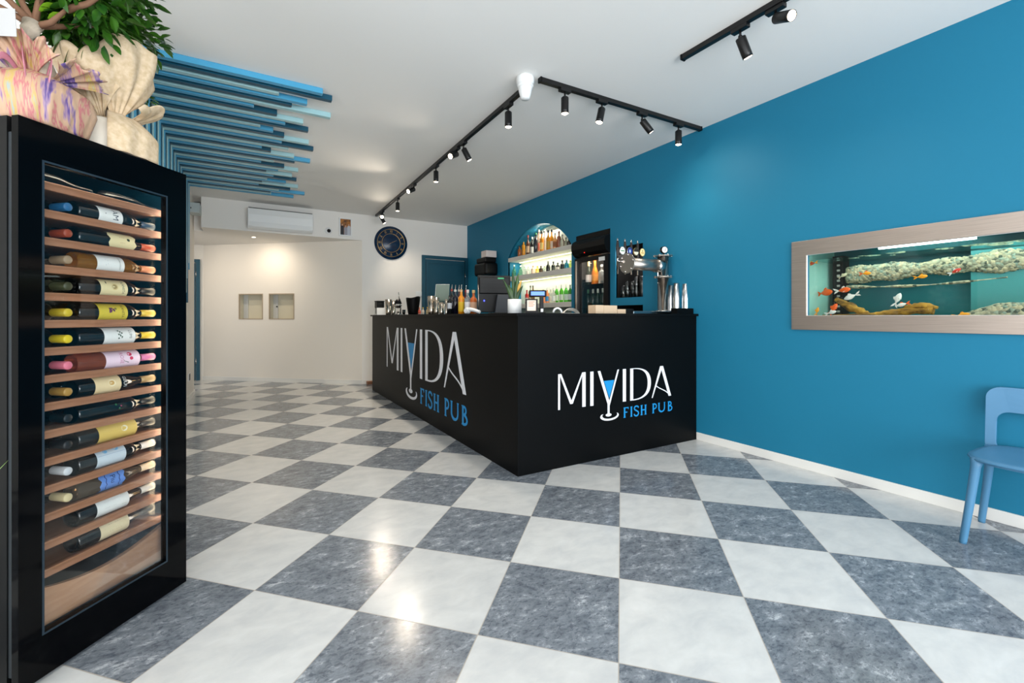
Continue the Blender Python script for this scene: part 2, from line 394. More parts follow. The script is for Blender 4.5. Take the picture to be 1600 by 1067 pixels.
def ordn(i):
    if i < 20: return ORD[i]
    t = {2: 'twenty', 3: 'thirty', 4: 'forty'}[(i+1)//10]; u = (i+1) % 10
    return t[:-1]+'ieth' if u == 0 else t+'-'+ORD[u-1]
rs = random.Random(3)
used = set()
for i in range(NS):
    y = 3.66+i*0.0812
    cand = sorted([(abs(e[1]-y), k) for k, e in enumerate(ends)])
    d, k = cand[0]
    if d < 0.06 and k not in used: xe = ends[k][0]; used.add(k)
    else: xe = rs.uniform(0.1, 0.5)
    zb = 1.2 + 0.9*rs.random() if i < NS-3 else (1.35, 1.87, 1.79)[i-(NS-3)]
    wd_, th = 0.047, 0.042
    m = MB()
    x0, z1 = XL+0.001, ZC-0.001
    m.prism([(x0, zb), (x0+th, zb), (x0+th, z1-th), (xe, z1-th), (xe, z1), (x0, z1)], y, y+wd_, 'XZ')
    kind = i % 3
    o = m.build('decorative_slat', M_sl[kind], bevel=0.002, seg=1)
    nm = ('sky blue', 'dark teal', 'pale grey-blue')[kind]
    if i == 0: lb = 'sky blue slat bent from wall onto ceiling, nearest of all the slats'
    elif i == NS-1: lb = 'sky blue slat bent from wall onto ceiling, farthest of all the slats'
    else: lb = nm+' slat bent from wall onto ceiling, '+ordn(i)+' counting from the nearest'
    tag(o, lb, 'slat', 'slats on the left wall and ceiling')

# ---------------------------------------------------------------- track lights
def track(p0, p1, label):
    p0 = Vector(p0); p1 = Vector(p1); d = p1-p0; L = d.length; a = math.atan2(d.y, d.x)
    t = empty('lighting_track', (p0.x, p0.y, ZC), a, label, 'track light rail', 'black ceiling tracks')
    MB().box(0, L, -0.018, 0.018, -0.034, 0).build('rail', M_track, t, bevel=0.002)
    for e_ in (-0.012, L): MB().box(e_, e_+0.012, -0.02, 0.02, -0.036, 0).build('end_cap', M_blackpl, t)
    return t
T1a, T1b = Vector((1.842, 2.86)), Vector((1.915, 7.72))
track((*T1a, ZC), (*T1b, ZC), 'long black ceiling track running from the white siren to the clock wall')
track((1.88, 2.705, ZC), (3.66, 2.675, ZC), 'black ceiling track running from the white siren to the blue wall')
track((2.555, 1.99, ZC), (2.60, -0.9, ZC), 'black ceiling track nearest the front, cut by the upper edge of the picture')
proto = None
def make_spot():
    r = empty('track_spotlight')
    MB().box(-0.02, 0.02, -0.05, 0.05, -0.056, -0.03).build('track_adapter', M_track, r, bevel=0.003)
    MB().cyl((0, 0.0, -0.056), (0, 0.0, -0.088), 0.007, n=8).sphere((0, 0, -0.09), 0.012, 8).build('swivel_joint', M_track, r)
    h = MB().lathe([(0.0001, 0.0), (0.024, 0.0), (0.029, 0.006), (0.029, 0.10), (0.0285, 0.125), (0.026, 0.125), (0.025, 0.112), (0.0001, 0.112)], 24, cap=False).build('lamp_head', M_track, r)
    lens = MB().lathe([(0.0001, 0.128), (0.018, 0.1275), (0.026, 0.122), (0.026, 0.118), (0.0001, 0.116)], 20, cap=False).build('lens', M_lamp, h)
    return r
proto = make_spot(); first = True
D_ = {'down': (0, 0, -1), 'right': (0.55, -0.1, -1), 'left': (-1, -0.55, -0.6), 'left2': (-0.25, 0, -1), 'toward': (-0.35, -1, -0.55), 'right2': (0.8, -0.2, -0.85)}
SP = [((0, 3.12), 'down', 'nearest spotlight on the long track, pointing straight down beside the white siren'),
      ((0, 4.02), 'right', 'spotlight on the long track tilted to the right, second from the siren'),
      ((0, 4.19), 'left', 'spotlight on the long track turned left, close behind a right-tilted one'),
      ((0, 4.80), 'down', 'spotlight hanging straight down at the middle of the long track'),
      ((0, 5.62), 'left', 'spotlight on the long track turned left between two straight-hanging ones'),
      ((0, 6.40), 'down', 'farthest straight-hanging spotlight on the long track, before the last pair'),
      ((0, 7.30), 'toward', 'spotlight turned left at the far end of the long track above the clock'),
      ((0, 7.42), 'right', 'spotlight tilted right at the far end of the long track above the clock')]
SP = [((T1a.x+(T1b.x-T1a.x)*(y-T1a.y)/(T1b.y-T1a.y), y), d, l) for ((_, y), d, l) in SP]
SP += [((2.10, 2.70), 'down', 'spotlight on the short track hanging down, first one right of the white siren'),
       ((2.47, 2.695), 'left2', 'spotlight on the short track tipped slightly left, second right of the siren'),
       ((2.92, 2.69), 'right2', 'spotlight on the short track tilted right with its lit lens showing'),
       ((3.37, 2.68), 'down', 'spotlight on the short track hanging down against the blue wall'),
       ((2.575, 1.40), 'toward', 'spotlight on the front track shining towards the viewer'),
       ((2.565, 1.60), 'right', 'spotlight on the front track tilted right, below the one shining forward')]
for (x, y), dn, lb in SP:
    s = proto if first else copy_tree(proto); first = False
    s.location = (x, y, ZC); tag(s, lb, 'spotlight', 'black track spotlights')
    if 1.9 < x < 3.6 and 2.6 < y < 2.8: s.rotation_euler = (0, 0, PI/2)
    d = Vector(D_[dn]).normalized(); dl_ = Matrix.Rotation(-s.rotation_euler.z, 3, 'Z') @ d
    for k in kids(s):
        if k.name.startswith('lamp_head'):
            k.location = (0, 0, -0.094); k.rotation_euler = dl_.to_track_quat('Z', 'Y').to_euler()
    q = Vector((x, y, ZC-0.094))+d*0.14
    spot('spot_beam', q, d, (40 if y > 7 else (84 if y > 5 else (44 if y > 4.5 else 24))) if y > 3 else 13, WARM, 110, 1.0, 0.045)

# white siren at the corner of the tracks
s = empty('ceiling_siren', (1.775, 2.755, ZC), label='white ringed cone-shaped siren under the ceiling where two black tracks meet', cat='alarm siren')
MB().lathe([(0.0001, 0), (0.062, 0), (0.066, -0.01), (0.066, -0.045), (0.058, -0.055), (0.057, -0.06), (0.062, -0.064), (0.058, -0.08), (0.0001, -0.08)], 32, cap=False).build('base_ring', M_whitepl, s)
MB().lathe([(0.05, -0.076), (0.053, -0.082), (0.048, -0.105), (0.042, -0.13), (0.035, -0.155), (0.030, -0.163), (0.0001, -0.166)], 32, cap=False).build('cone', M_whitepl, s)

# ---------------------------------------------------------------- things on the far walls
p0 = at(387, 340, Y=YF-0.2); p1 = at(489.5, 340, Y=YF-0.2)
ac = empty('air_conditioner', ((p0.x+p1.x)/2, YF, 2.52), label='long white split air conditioner high on the soffit above the alcove', cat='air conditioner')
hw = (p1.x-p0.x)/2
prof = [(0, 0.0), (-0.13, 0.0), (-0.17, 0.03), (-0.19, 0.09), (-0.195, 0.2), (-0.185, 0.285), (-0.17, 0.30), (0, 0.30)]
MB().prism(prof, -hw, hw, 'YZ').build('housing', M_whitepl, ac, bevel=0.008)
MB().prism([(-0.12, -0.006), (-0.172, 0.025), (-0.192, 0.075), (-0.197, 0.075), (-0.178, 0.02), (-0.12, -0.012)], -hw+0.06, hw-0.06, 'YZ').build('air_flap', M_whitepl, ac)
MB().box(-hw+.01, hw-.01, -0.175, -0.02, 0.30, 0.305).build('intake_grille', M_blackpl, ac)
clk = empty('wall_clock', (2.203, YF, 2.485), label='round dark blue marbled clock with gold roman numerals on the white wall', cat='clock')
def marble(name):
    return mat(name, (10, 30, 58), 0.25, vary=(5, (14, 52, 84), (1, 1, 3)))
M_mb = marble('navy_marble')
MX = Matrix.Rotation(PI/2, 4, 'X')
MB().lathe([(0.0001, 0), (0.295, 0), (0.298, 0.008), (0.295, 0.018), (0.0001, 0.018)], 64, MX, cap=False).build('dial', M_mb, clk)
for R in (0.245, 0.165):
    MB().lathe([(R-0.004, 0.018), (R-0.004, 0.023), (R+0.004, 0.023), (R+0.004, 0.018)], 64, MX, cap=False).build('gold_ring', M_gold, clk)
for k, t in enumerate('XII I II III IV V VI VII VIII IX X XI'.split()):
    a = -2*PI*k/12
    def fn(x, y, a=a):
        y += 0.205; return Vector((x*math.cos(a)-y*math.sin(a), -0.021, x*math.sin(a)+y*math.cos(a)))
    text_obj('numeral', t, 0.068, M_gold, clk, fn, 0.6)
def hand(a, L, w_):
    c, s_ = math.cos(a), math.sin(a)
    P = [(-w_, -0.02), (w_, -0.02), (w_*0.5, L), (-w_*0.5, L)]
    MB().prism([(x*c+y*s_, -x*s_+y*c) for x, y in P], -0.029, -0.026, 'XZ').build('clock_hand', M_gold, clk)
hand(math.radians(62), 0.11, 0.003); hand(math.radians(235), 0.14, 0.0025)
# framed photo
pf = empty('photo_frame', (1.42, YF, 2.69), label='small white-framed photo of three standing people beside the clock wall corner', cat='picture')
MB().prism(rect(-0.105, 0.105, -0.155, 0.155), -0.03, -0.002, 'XZ', holes=[rect(-0.085, 0.085, -0.135, 0.135)]).build('frame', M_whitepl, pf)
MB().box(-0.086, 0.086, -0.012, -0.004, -0.136, 0.136).build('print', mat('photo_background', (60, 34, 20), 0.4, vary=(14, (190, 120, 40))), pf)
def figure(x, h, sh, skin=(190, 150, 125)):
    MB().prism([(x-.026, -.135), (x-.026, h-.05), (x-.015, h-.035), (x+.015, h-.035), (x+.026, h-.05), (x+.026, -.135)], -0.0145, -0.0125, 'XZ').build('printed_person', mat('print_ink', sh, 0.5), pf)
    MB().prism([(x+.013*math.cos(t*PI/5), h-.02+.016*math.sin(t*PI/5)) for t in range(10)], -0.0155, -0.0127, 'XZ').build('printed_face', mat('print_skin', skin, 0.5), pf)
figure(-0.052, 0.055, (24, 26, 36)); figure(0.004, 0.035, (150, 150, 160)); figure(0.056, 0.06, (190, 195, 205))
sc = empty('security_camera', (1.147, YF, 2.605), label='white dome with a black camera eye on the soffit beside the air conditioner', cat='security camera')
MB().lathe([(0.0001, 0.03), (0.045, 0.028), (0.055, 0.012), (0.056, 0.0)], 28, MX, cap=False).build('dome_base', M_whitepl, sc)
MB().sphere((0.005, -0.035, -0.005), 0.03).build('eye', M_blackpl, sc)
sb = empty('wall_sensor_box', (XL, 7.55, 2.685), label='small grey box fixed high at the end of the left wall', cat='control box')
MB().box(0, 0.13, -0.12, 0.12, -0.07, 0.07).build('housing', mat('grey_box', (178, 188, 188), 0.5), sb, bevel=0.01)
MB().box(0.02, 0.03, -0.125, -0.119, -0.02, 0.0).build('button', M_blackpl, sb)
p = at(654, 459, Y=YF)
MB_ = MB().box(p.x-.06, p.x+.06, YF-0.008, YF, p.z-.045, p.z+.045)
tag(MB_.build('switch_plate', M_whitepl, bevel=0.003), 'white switch plate on the white wall left of the teal door', 'light switch')
p = at(295.2, 589, X=XL)
so = empty('wall_socket', (XL, p.y, p.z), label='dark wall socket low near the end of the left wall', cat='socket')
MB().box(0, 0.008, -0.12, 0.12, -0.05, 0.05).build('plate', M_whitepl, so, bevel=0.002)
MB().box(0.008, 0.011, -0.06, 0.06, -0.045, 0.045).build('socket_insert', M_blackpl, so)
p = at(577, 600, Z=0)
tag(MB().box(p.x-0.04, p.x+0.06, p.y-.04, p.y+.05, 0, 0.05).build('door_wedge', M_beech, bevel=0.004), 'small wooden block on the floor at the far end of the bar', 'wood block')

# ---------------------------------------------------------------- bar counter
BX, BY, BL = 1.705, 2.745, 7.14; BT = 1.174; CT = 1.195
bar = empty('bar_counter', (BX, BY, 0), label='large L-shaped matt black bar counter with white and blue pub lettering', cat='bar counter')
def W(x, y, z): return (x-BX, y-BY, z)
fp_l = MB().box(0, 0.03, 0, BL-BY, 0.0, BT).build('front_panel', M_black, bar)
fp_r = MB().box(0.03, XR-BX-0.004, 0, 0.03, 0.0, BT).build('front_panel', M_black, bar)
MB().box(0.03, 0.55, BL-BY-0.03, BL-BY, 0, BT).build('end_panel', M_black, bar)
MB().prism([(-0.025, -0.025), (XR-BX-0.004, -0.025), (XR-BX-0.004, 0.62), (0.60, 0.62), (0.60, BL-BY+0.03), (-0.025, BL-BY+0.03)], BT, CT, 'XY').build('countertop', M_black, bar, bevel=0.002)
tag(MB().box(0, 0.23, 0, 0.07, 0, 0.052).build('riser_block', M_black, loc=(XR-0.236, BY+0.03, CT+.0005)), 'low black block on the bar top against the blue wall', 'block')
MB().box(0.53, 0.55, 0.55, BL-BY-0.04, 0, BT).box(0.55, XR-BX-0.01, 0.55, 0.57, 0, BT).build('rear_panel', M_black, bar)
# logo: one design, in metres on the right-hand face (x 2.069..3.35, z 0.31..0.725)
def stroke(pts, wd):
    """thick polyline outline; wd number or list"""
    P = [Vector(p) for p in pts]; n = len(P); ws = wd if isinstance(wd, (list, tuple)) else [wd]*n
    Lh, Rh = [], []
    for i in range(n):
        a = P[max(0, i-1)]; b = P[min(n-1, i+1)]; t = (b-a).normalized(); nn = Vector((-t.y, t.x))
        Lh.append(P[i]+nn*ws[i]/2); Rh.append(P[i]-nn*ws[i]/2)
    return [(v.x, v.y) for v in Lh+Rh[::-1]]
def arcp(cx, cz, rx, rz, a0, a1, n=18): return [(cx+rx*math.cos(math.radians(a0+(a1-a0)*k/n)), cz+rz*math.sin(math.radians(a0+(a1-a0)*k/n))) for k in range(n+1)]
def bez(p0, p1, p2, p3, n=14):
    return [tuple((1-t)**3*Vector(p0)+3*(1-t)**2*t*Vector(p1)+3*(1-t)*t*t*Vector(p2)+t**3*Vector(p3)) for t in [k/n for k in range(n+1)]]
T, Bm = 0.7245, 0.449
dout = bez((2.87, T), (3.02, T+0.002), (3.087, 0.68), (3.087, 0.587))+bez((3.087, 0.587), (3.087, 0.50), (3.02, Bm-0.001), (2.87, Bm))[1:]
din = bez((2.87, 0.458), (2.99, 0.456), (3.047, 0.50), (3.047, 0.587))+bez((3.047, 0.587), (3.047, 0.67), (3.0, 0.719), (2.87, 0.719))[1:]
LET = [('white letter M', 'w', [[(2.069, T), (2.069, Bm), (2.087, Bm), (2.087, 0.71), (2.186, 0.484), (2.212, 0.484), (2.308, 0.70), (2.308, Bm), (2.342, Bm), (2.342, T), (2.308, T), (2.199, 0.508), (2.099, T)]]),
       ('white letter I', 'w', [rect(2.391, 2.424, 0.448, T)]),
       ('white letter Y drawn as a glass', 'w', [[(2.469, T), (2.497, T), (2.5965, 0.470), (2.688, T), (2.705, T), (2.602, 0.437), (2.599, 0.43), (2.599, 0.365), (2.577, 0.365), (2.577, 0.445)],
                                arcp(2.588, 0.355, 0.032, 0.013, 0, 360, 20)[:-1],
                                [*arcp(2.599, 0.345, 0.102, 0.037, 150, 385, 26), *reversed(arcp(2.602, 0.352, 0.084, 0.029, 150, 385, 26))]]),
       ('blue drink in the glass of the letter Y', 'b', [[(2.536, 0.640), (2.650, 0.640), (2.596, 0.492)]]),
       ('white letter I', 'w', [rect(2.749, 2.785, Bm, T)]),
       ('white letter D', 'w', [rect(2.835, 2.87, Bm, T), dout+din]),
       ('white letter A', 'w', [[(3.205, T), (3.243, T), (3.351, Bm), (3.317, Bm), (3.222, 0.69), (3.109, Bm), (3.098, Bm)], stroke(bez((3.149, 0.558), (3.19, 0.52), (3.26, 0.515), (3.316, 0.468)), 0.008)])]
sw = 0.0155
def serif_v(x, z0=0.311, z1=0.398, w_=sw): return [(x-w_/2-.006, z0), (x+w_/2+.006, z0), (x+w_/2, z0+.008), (x+w_/2, z1-.008), (x+w_/2+.006, z1), (x-w_/2-.006, z1), (x-w_/2, z1-.008), (x-w_/2, z0+.008)]
h0, h1 = 0.311, 0.398
LET += [('blue letter F', 'b', [serif_v(2.769), [(2.776, h1), (2.815, h1), (2.815, 0.380), (2.811, 0.380), (2.807, 0.390), (2.776, 0.390)], [(2.776, .361), (2.800, .361), (2.800, .352), (2.776, .352)]]),
        ('blue letter I', 'b', [serif_v(2.849)]),
        ('blue letter S', 'b', [stroke(bez((2.935, 0.380), (2.93, 0.402), (2.885, 0.402), (2.884, 0.378), 8)+bez((2.884, 0.378), (2.886, 0.356), (2.935, 0.358), (2.934, 0.332), 8)[1:]+bez((2.934, 0.332), (2.93, 0.306), (2.888, 0.306), (2.882, 0.330), 8)[1:], 0.012)]),
        ('blue letter H', 'b', [serif_v(2.972), serif_v(3.020), [(2.978, .360), (3.014, .360), (3.014, .350), (2.978, .350)]]),
        ('blue letter P', 'b', [serif_v(3.117), stroke(bez((3.117, 0.393), (3.17, 0.40), (3.17, 0.345), (3.117, 0.350), 12), 0.011)]),
        ('blue letter U', 'b', [stroke([(3.190, h1), (3.190, 0.345)]+arcp(3.226, 0.345, 0.036, 0.029, 180, 360, 14)+[(3.262, h1)], [0.015]*9+[0.012]*9), [(3.179, h1), (3.201, h1), (3.201, .393), (3.179, .393)], [(3.253, h1), (3.271, h1), (3.271, .393), (3.253, .393)]]),
        ('blue letter B', 'b', [serif_v(3.317), stroke(bez((3.317, 0.393), (3.36, 0.40), (3.36, 0.355), (3.317, 0.358), 10), 0.011), stroke(bez((3.317, 0.358), (3.374, 0.360), (3.374, 0.310), (3.317, 0.315), 10), 0.012)])]
def logo(panel, plane, fx, fz, t0, t1):
    for lb, c, polys in LET:
        m = MB()
        for k, pl_ in enumerate(polys):
            q = [(fx(x), fz(z)) for x, z in pl_]
            e = 0.0003*k; a_, b_ = (t0-e, t1)
            m.prism(q, a_, b_, plane)
        o = m.build('glass_fill' if 'drink' in lb else 'letter', M_signw if c == 'w' else M_signb, panel)
        o['label'] = lb
logo(fp_r, 'XZ', lambda x: x-BX, lambda z: z, -0.002, 0.001)
logo(fp_l, 'YZ', lambda x: 6.285-(x-2.069)*2.071-BY, lambda z: 0.459+(z-0.449)*2.045, -0.002, 0.001)
#SECTION2
# ---------------------------------------------------------------- bottles
def label_patch(r, z0, z1, half, m, name, parent, wavy=0):
    """curved paper label facing local -Y"""
    b = MB(); n = 14; nz = 6
    def fn(u, v):
        a = -PI/2+half*(2*u-1); z = z0+(z1-z0)*v
        if wavy: z += wavy*math.sin(u*PI*7)*(1 if v > .5 else -1)*abs(2*v-1)
        return Vector((r*math.cos(a), r*math.sin(a), z))
    b.grid(fn, n, nz); return b.build(name, m, parent)
def on_cyl(r, zc, da=0.0):
    """flat (x, y) -> wrapped on a cylinder, text upright towards +Z"""
    def fn(x, y):
        a = -PI/2+da+x/r
        return Vector((r*math.cos(a), r*math.sin(a), zc+y))
    return fn
PROF = {
 'wine': lambda h, r: [(r*0.3, 0.012), (r*0.75, 0.004), (r*0.92, 0), (r, 0.008), (r, h*0.60), (r*0.94, h*0.645), (r*0.72, h*0.70), (r*0.46, h*0.755), (r*0.38, h*0.80), (r*0.37, h*0.985), (r*0.34, h)],
 'burgundy': lambda h, r: [(r*0.3, 0.012), (r*0.75, 0.004), (r*0.92, 0), (r, 0.008), (r, h*0.46), (r*0.9, h*0.54), (r*0.66, h*0.65), (r*0.45, h*0.74), (r*0.38, h*0.80), (r*0.37, h*0.985), (r*0.34, h)],
 'spirit': lambda h, r: [(r*0.85, 0), (r, 0.006), (r, h*0.58), (r*0.93, h*0.63), (r*0.55, h*0.70), (r*0.36, h*0.75), (r*0.34, h*0.88), (r*0.36, h*0.885)],
 'tall': lambda h, r: [(r*0.85, 0), (r, 0.006), (r, h*0.64), (r*0.9, h*0.69), (r*0.5, h*0.75), (r*0.40, h*0.79), (r*0.38, h*0.92), (r*0.39, h*0.925)],
 'squat': lambda h, r: [(r*0.85, 0), (r*1.0, 0.008), (r*1.08, h*0.25), (r, h*0.55), (r*0.6, h*0.66), (r*0.36, h*0.72), (r*0.34, h*0.86), (r*0.36, h*0.865)],
}
_m = {}
def gm(c, kind='glass'):
    k = (c, kind)
    if k not in _m:
        nm = {'glass': 'bottle_glass', 'cap': 'bottle_cap', 'label': 'paper_label', 'clear': 'tinted_clear_glass', 'ink': 'label_ink'}[kind]
        if kind == 'glass': _m[k] = mat(nm, c, 0.08, spec=0.6, coat=0.3)
        elif kind == 'clear': _m[k] = mat(nm, c, 0.06, trans=0.75, ior=1.25)
        elif kind == 'cap': _m[k] = mat(nm, c, 0.35, spec=0.5)
        elif kind == 'ink': _m[k] = mat(nm, c, 0.6)
        else: _m[k] = mat(nm, c, 0.65)
    return _m[k]
def bottle(kind, h, r, glass, cap=None, label=None, lab=(0.12, 0.45), capf=0.2, half=1.25, name='bottle', n=18, wavy=0, gmat=None):
    o = empty(name)
    pr_ = PROF[kind](h, r)
    g = gmat or gm(glass)
    MB().lathe(pr_, n, cap=True).build('glass_body', g, o)
    if cap:
        rc = r*0.40 if kind in ('wine', 'burgundy') else r*0.42
        z0 = h*(1-capf) if kind in ('wine', 'burgundy') else h*(0.88 if kind != 'tall' else 0.92)
        MB().lathe([(rc, z0), (rc, h), (rc*0.9, h+0.002), (0.0001, h+0.002)], 16, cap=False).build('capsule' if kind in ('wine', 'burgundy') else 'cap', gm(cap, 'cap'), o)
    if label:
        label_patch(r*1.012, h*lab[0], h*lab[1], half, gm(label, 'label'), 'paper_label', o, wavy)
    return o
def put(o, M):
    o.matrix_basis = M; return o

# ---------------------------------------------------------------- wine cabinet
ang = math.atan2(0.7669, 0.6418)
CAB = Matrix.Translation((-0.617, 1.909, 0)) @ Matrix.Rotation(ang, 4, 'Z')
cw, cd, ch = 0.587, 0.56, 1.79
cab = empty('wine_cabinet', (-0.617, 1.909, 0), ang, 'tall black glass-door wine cabinet with lit beech shelves full of lying bottles', 'wine fridge')
b = MB(); t = 0.03
b.box(0, t, 0.045, cd, 0, ch); b.box(cw-t, cw, 0.045, cd, 0, ch); b.box(t, cw-t, cd-t, cd, 0, ch)
b.box(t, cw-t, 0.045, cd-t, ch-0.09, ch); b.box(t, cw-t, 0.045, cd-t, 0, 0.12)
b.build('body', M_blackpl, cab)
gx0, gx1, gz0, gz1 = 0.067, 0.492, 0.152, 1.665
dr = MB().prism(rect(0.0, cw, 0.012, ch-0.002), 0.0, 0.026, 'XZ', holes=[rect(gx0, gx1, gz0, gz1)]).build('door', M_blackgl, cab)
MB().box(0.004, 0.03, 0.026, 0.045, 0.05, ch-0.05).build('door_gasket', mat('grey_gasket', (40, 46, 50), 0.6), dr)
MB().box(gx0-0.002, gx1+0.002, 0.008, 0.013, gz0-0.002, gz1+0.002).build('glass_pane', M_pane, dr)
tr = 0.006
MB().prism(rect(gx0-tr, gx1+tr, gz0-tr, gz1+tr), -0.001, 0.0, 'XZ', holes=[rect(gx0, gx1, gz0, gz1)]).build('frame_reflection', mat('painted_blue_reflection', (30, 44, 54), 0.3), dr)  # bluish rim paints the reflection along the inner door frame
NSH = 15; zt0, zt1 = 1.618, 0.327
zs = [zt0+(zt1-zt0)*k/(NSH-1) for k in range(NSH)]
sh0 = None
for k, z in enumerate(zs):
    if sh0 is None:
        m = MB().box(0.032, cw-0.032, 0.050, 0.066, -0.027, 0)
        m.box(0.032, cw-0.032, 0.066, 0.45, -0.020, -0.012)
        for q in range(3): pass
        sh0 = m.build('shelf', M_beech, cab, bevel=0.0015, seg=1); o = sh0
    else:
        o = sh0.copy(); col.objects.link(o)
    o.location = (0, 0, z)
# bottom display panel with a curved dip
top = [(0.032+(cw-0.064)*k/24, 0.290-0.055*math.sin(PI*k/24)) for k in range(25)]
MB().prism([(0.032, 0.14), ]+[(cw-0.032, 0.14)]+top[::-1], 0.056, 0.075, 'XZ').build('bottom_panel', M_beech2, cab)
# LED beads on the right post and light
post = MB().box(cw-0.052, cw-0.036, 0.046, 0.060, 0.25, 1.64).build('led_strip', M_chrome2, cab)
bm_ = MB()
for k in range(30):
    z = 0.33+k*0.0452
    q = MB().sphere((cw-0.050, 0.043, z), 0.0046, 6).build('led_bead', M_led, post)
lo = area('cabinet_led_light', (0, 0, 0), (0, 0, 0), 0.03, 1.3, 0.6, (1, .78, .5))
lo.matrix_basis = CAB @ Matrix.Translation((cw-0.06, 0.10, 0.97)) @ Matrix.Rotation(PI/2, 4, 'Y') @ Matrix.Rotation(PI/2, 4, 'Z')
lo2 = area('cabinet_top_light', (0, 0, 0), (0, 0, 0), 0.45, 0.03, 0.5, (1, .85, .65)); lo2.matrix_basis = CAB @ Matrix.Translation((0.28, 0.06, 1.69))
lo3 = area('cabinet_front_led_light', (0, 0, 0), (0, 0, 0), 0.02, 1.3, 0.9, (1, .88, .74))
lo3.matrix_basis = CAB @ Matrix.Translation((cw-0.07, 0.034, 0.97)) @ Matrix.Rotation(math.radians(62), 4, 'Z') @ Matrix.Rotation(PI/2, 4, 'X')

DK = (7, 11, 12)
def LB(o, lb): return tag(o, lb, 'wine bottle', 'wine bottles in the cabinet')
RyM = Matrix.Rotation(PI/2, 4, 'Y')
def lay(o, x, y, z): return put(o, CAB @ Matrix.Translation((x, y, z)) @ RyM @ Matrix.Rotation(math.radians(-14), 4, 'Z'))
def lay_in(o, x, y, z): return put(o, CAB @ Matrix.Translation((x, y, z)) @ Matrix.Rotation(PI/2, 4, 'X'))
YEL, CREAM, WHI = (206, 186, 60), (222, 208, 160), (226, 228, 224)
LEV = [  # kind, glass, capsule, label, lab range, text, text colour, motif, label text for the thing; B capsule, B label
 ('wine', DK, (28, 62, 88), WHI, (0.22, 0.5), 'AM', (40, 50, 70), None, 'dark wine bottle with a white label reading AM, on the second shelf from top', (38, 96, 142), 'bottle neck in a blue capsule pointing to the door, upper left in the cabinet'),
 ('burgundy', DK, (170, 70, 34), CREAM, (0.34, 0.66), None, (120, 60, 50), 'crest', 'black wine bottle with a ragged cream label and orange capsule', (150, 62, 34), 'bottle neck in a copper-red capsule pointing to the door'),
 ('wine', (190, 130, 40), (196, 130, 90), WHI, (0.2, 0.52), 'CHARDONNAY', (60, 80, 60), 'line', 'golden white wine bottle with a white label, fourth shelf from top', (150, 128, 100), 'bottle neck in a dull beige capsule behind the glass glare'),
 ('wine', DK, (12, 16, 20), CREAM, (0.24, 0.56), 'PLANETA', (90, 100, 90), 'seal', 'dark wine bottle with a cream and gold label below the golden wine', (60, 62, 40), 'bottle neck in a dark olive capsule under the beige one'),
 ('wine', DK, (190, 170, 60), YEL, (0.22, 0.56), 'PLANETA', (60, 60, 20), 'grapes', 'dark wine bottle with a yellow label showing purple grapes', (206, 180, 50), 'bottle neck in a gold-yellow capsule on the shelf of the yellow grape label'),
 ('wine', DK, (200, 176, 30), WHI, (0.28, 0.66), 'LUMI', (90, 100, 100), 'sprig', 'dark wine bottle with a white label showing a green sprig', (222, 196, 30), 'bottle neck in a bright yellow capsule beside the sprig-label bottle'),
 ('wine', (196, 112, 84), (190, 110, 160), (232, 208, 222), (0.3, 0.72), 'ROSE', (190, 110, 150), 'rose', 'rose wine bottle with a pink label of red flowers and lilac capsule', (226, 120, 140), 'bottle neck in a salmon-pink capsule beside the rose wine'),
 ('burgundy', DK, (150, 128, 84), (228, 206, 160), (0.18, 0.48), 'GULFI', (225, 225, 220), 'sun', 'dark wine bottle with a cream-orange label and white name on its shoulder', (170, 130, 60), 'bottle neck in an old-gold capsule under the pink one'),
 ('wine', DK, (14, 18, 22), None, (0.3, 0.6), None, None, 'dots', 'unlabelled dark wine bottle with a few green and pink marks', (20, 26, 28), 'bottle neck in a black capsule behind the pale glare band'),
 ('wine', DK, (20, 22, 26), (214, 184, 96), (0.22, 0.68), None, None, 'band', 'dark wine bottle with a yellow and black label and a pale seal', (18, 22, 26), 'bottle neck in a black capsule left of the yellow and black label'),
 ('wine', DK, (206, 206, 204), (196, 208, 216), (0.2, 0.54), None, None, 'blue', 'dark wine bottle with a blue-over-white label and white capsule', (206, 208, 210), 'bottle neck in a white capsule beside the blue and white label'),
 ('burgundy', (128, 112, 92), (214, 196, 168), (96, 136, 206), (0.24, 0.52), 'Piu', (30, 40, 70), 'wavy', 'clear smoky bottle with a scalloped blue label', (214, 196, 150), 'bottle neck in a cream and gold capsule beside the scalloped blue label'),
 ('burgundy', DK, (196, 198, 196), WHI, (0.2, 0.58), None, None, 'greenbox', 'dark wine bottle with a long white label, second lowest shelf', None, None),
 ('burgundy', DK, (16, 20, 24), (220, 204, 166), (0.24, 0.58), None, None, 'lines', 'dark wine bottle with a plain cream label on the lowest shelf', None, None),
]
BH, BR = 0.312, 0.0365
def patch_fn(r): return lambda x, y, zc, da: (r*math.cos(-PI/2+da+x/r), r*math.sin(-PI/2+da+x/r), zc+y)
def motif(poly_list, m, parent, r, zc, da=0, name='label_print'):
    b = MB(); f = on_cyl(r, zc, da)
    for P in poly_list: b.b.faces.new([b.b.verts.new(f(x, y)) for x, y in P])
    return b.build(name, m, parent, normals=False)
def disc(cx, cy, r, n=12): return [(cx+r*math.cos(2*PI*k/n), cy+r*math.sin(2*PI*k/n)) for k in range(n)]
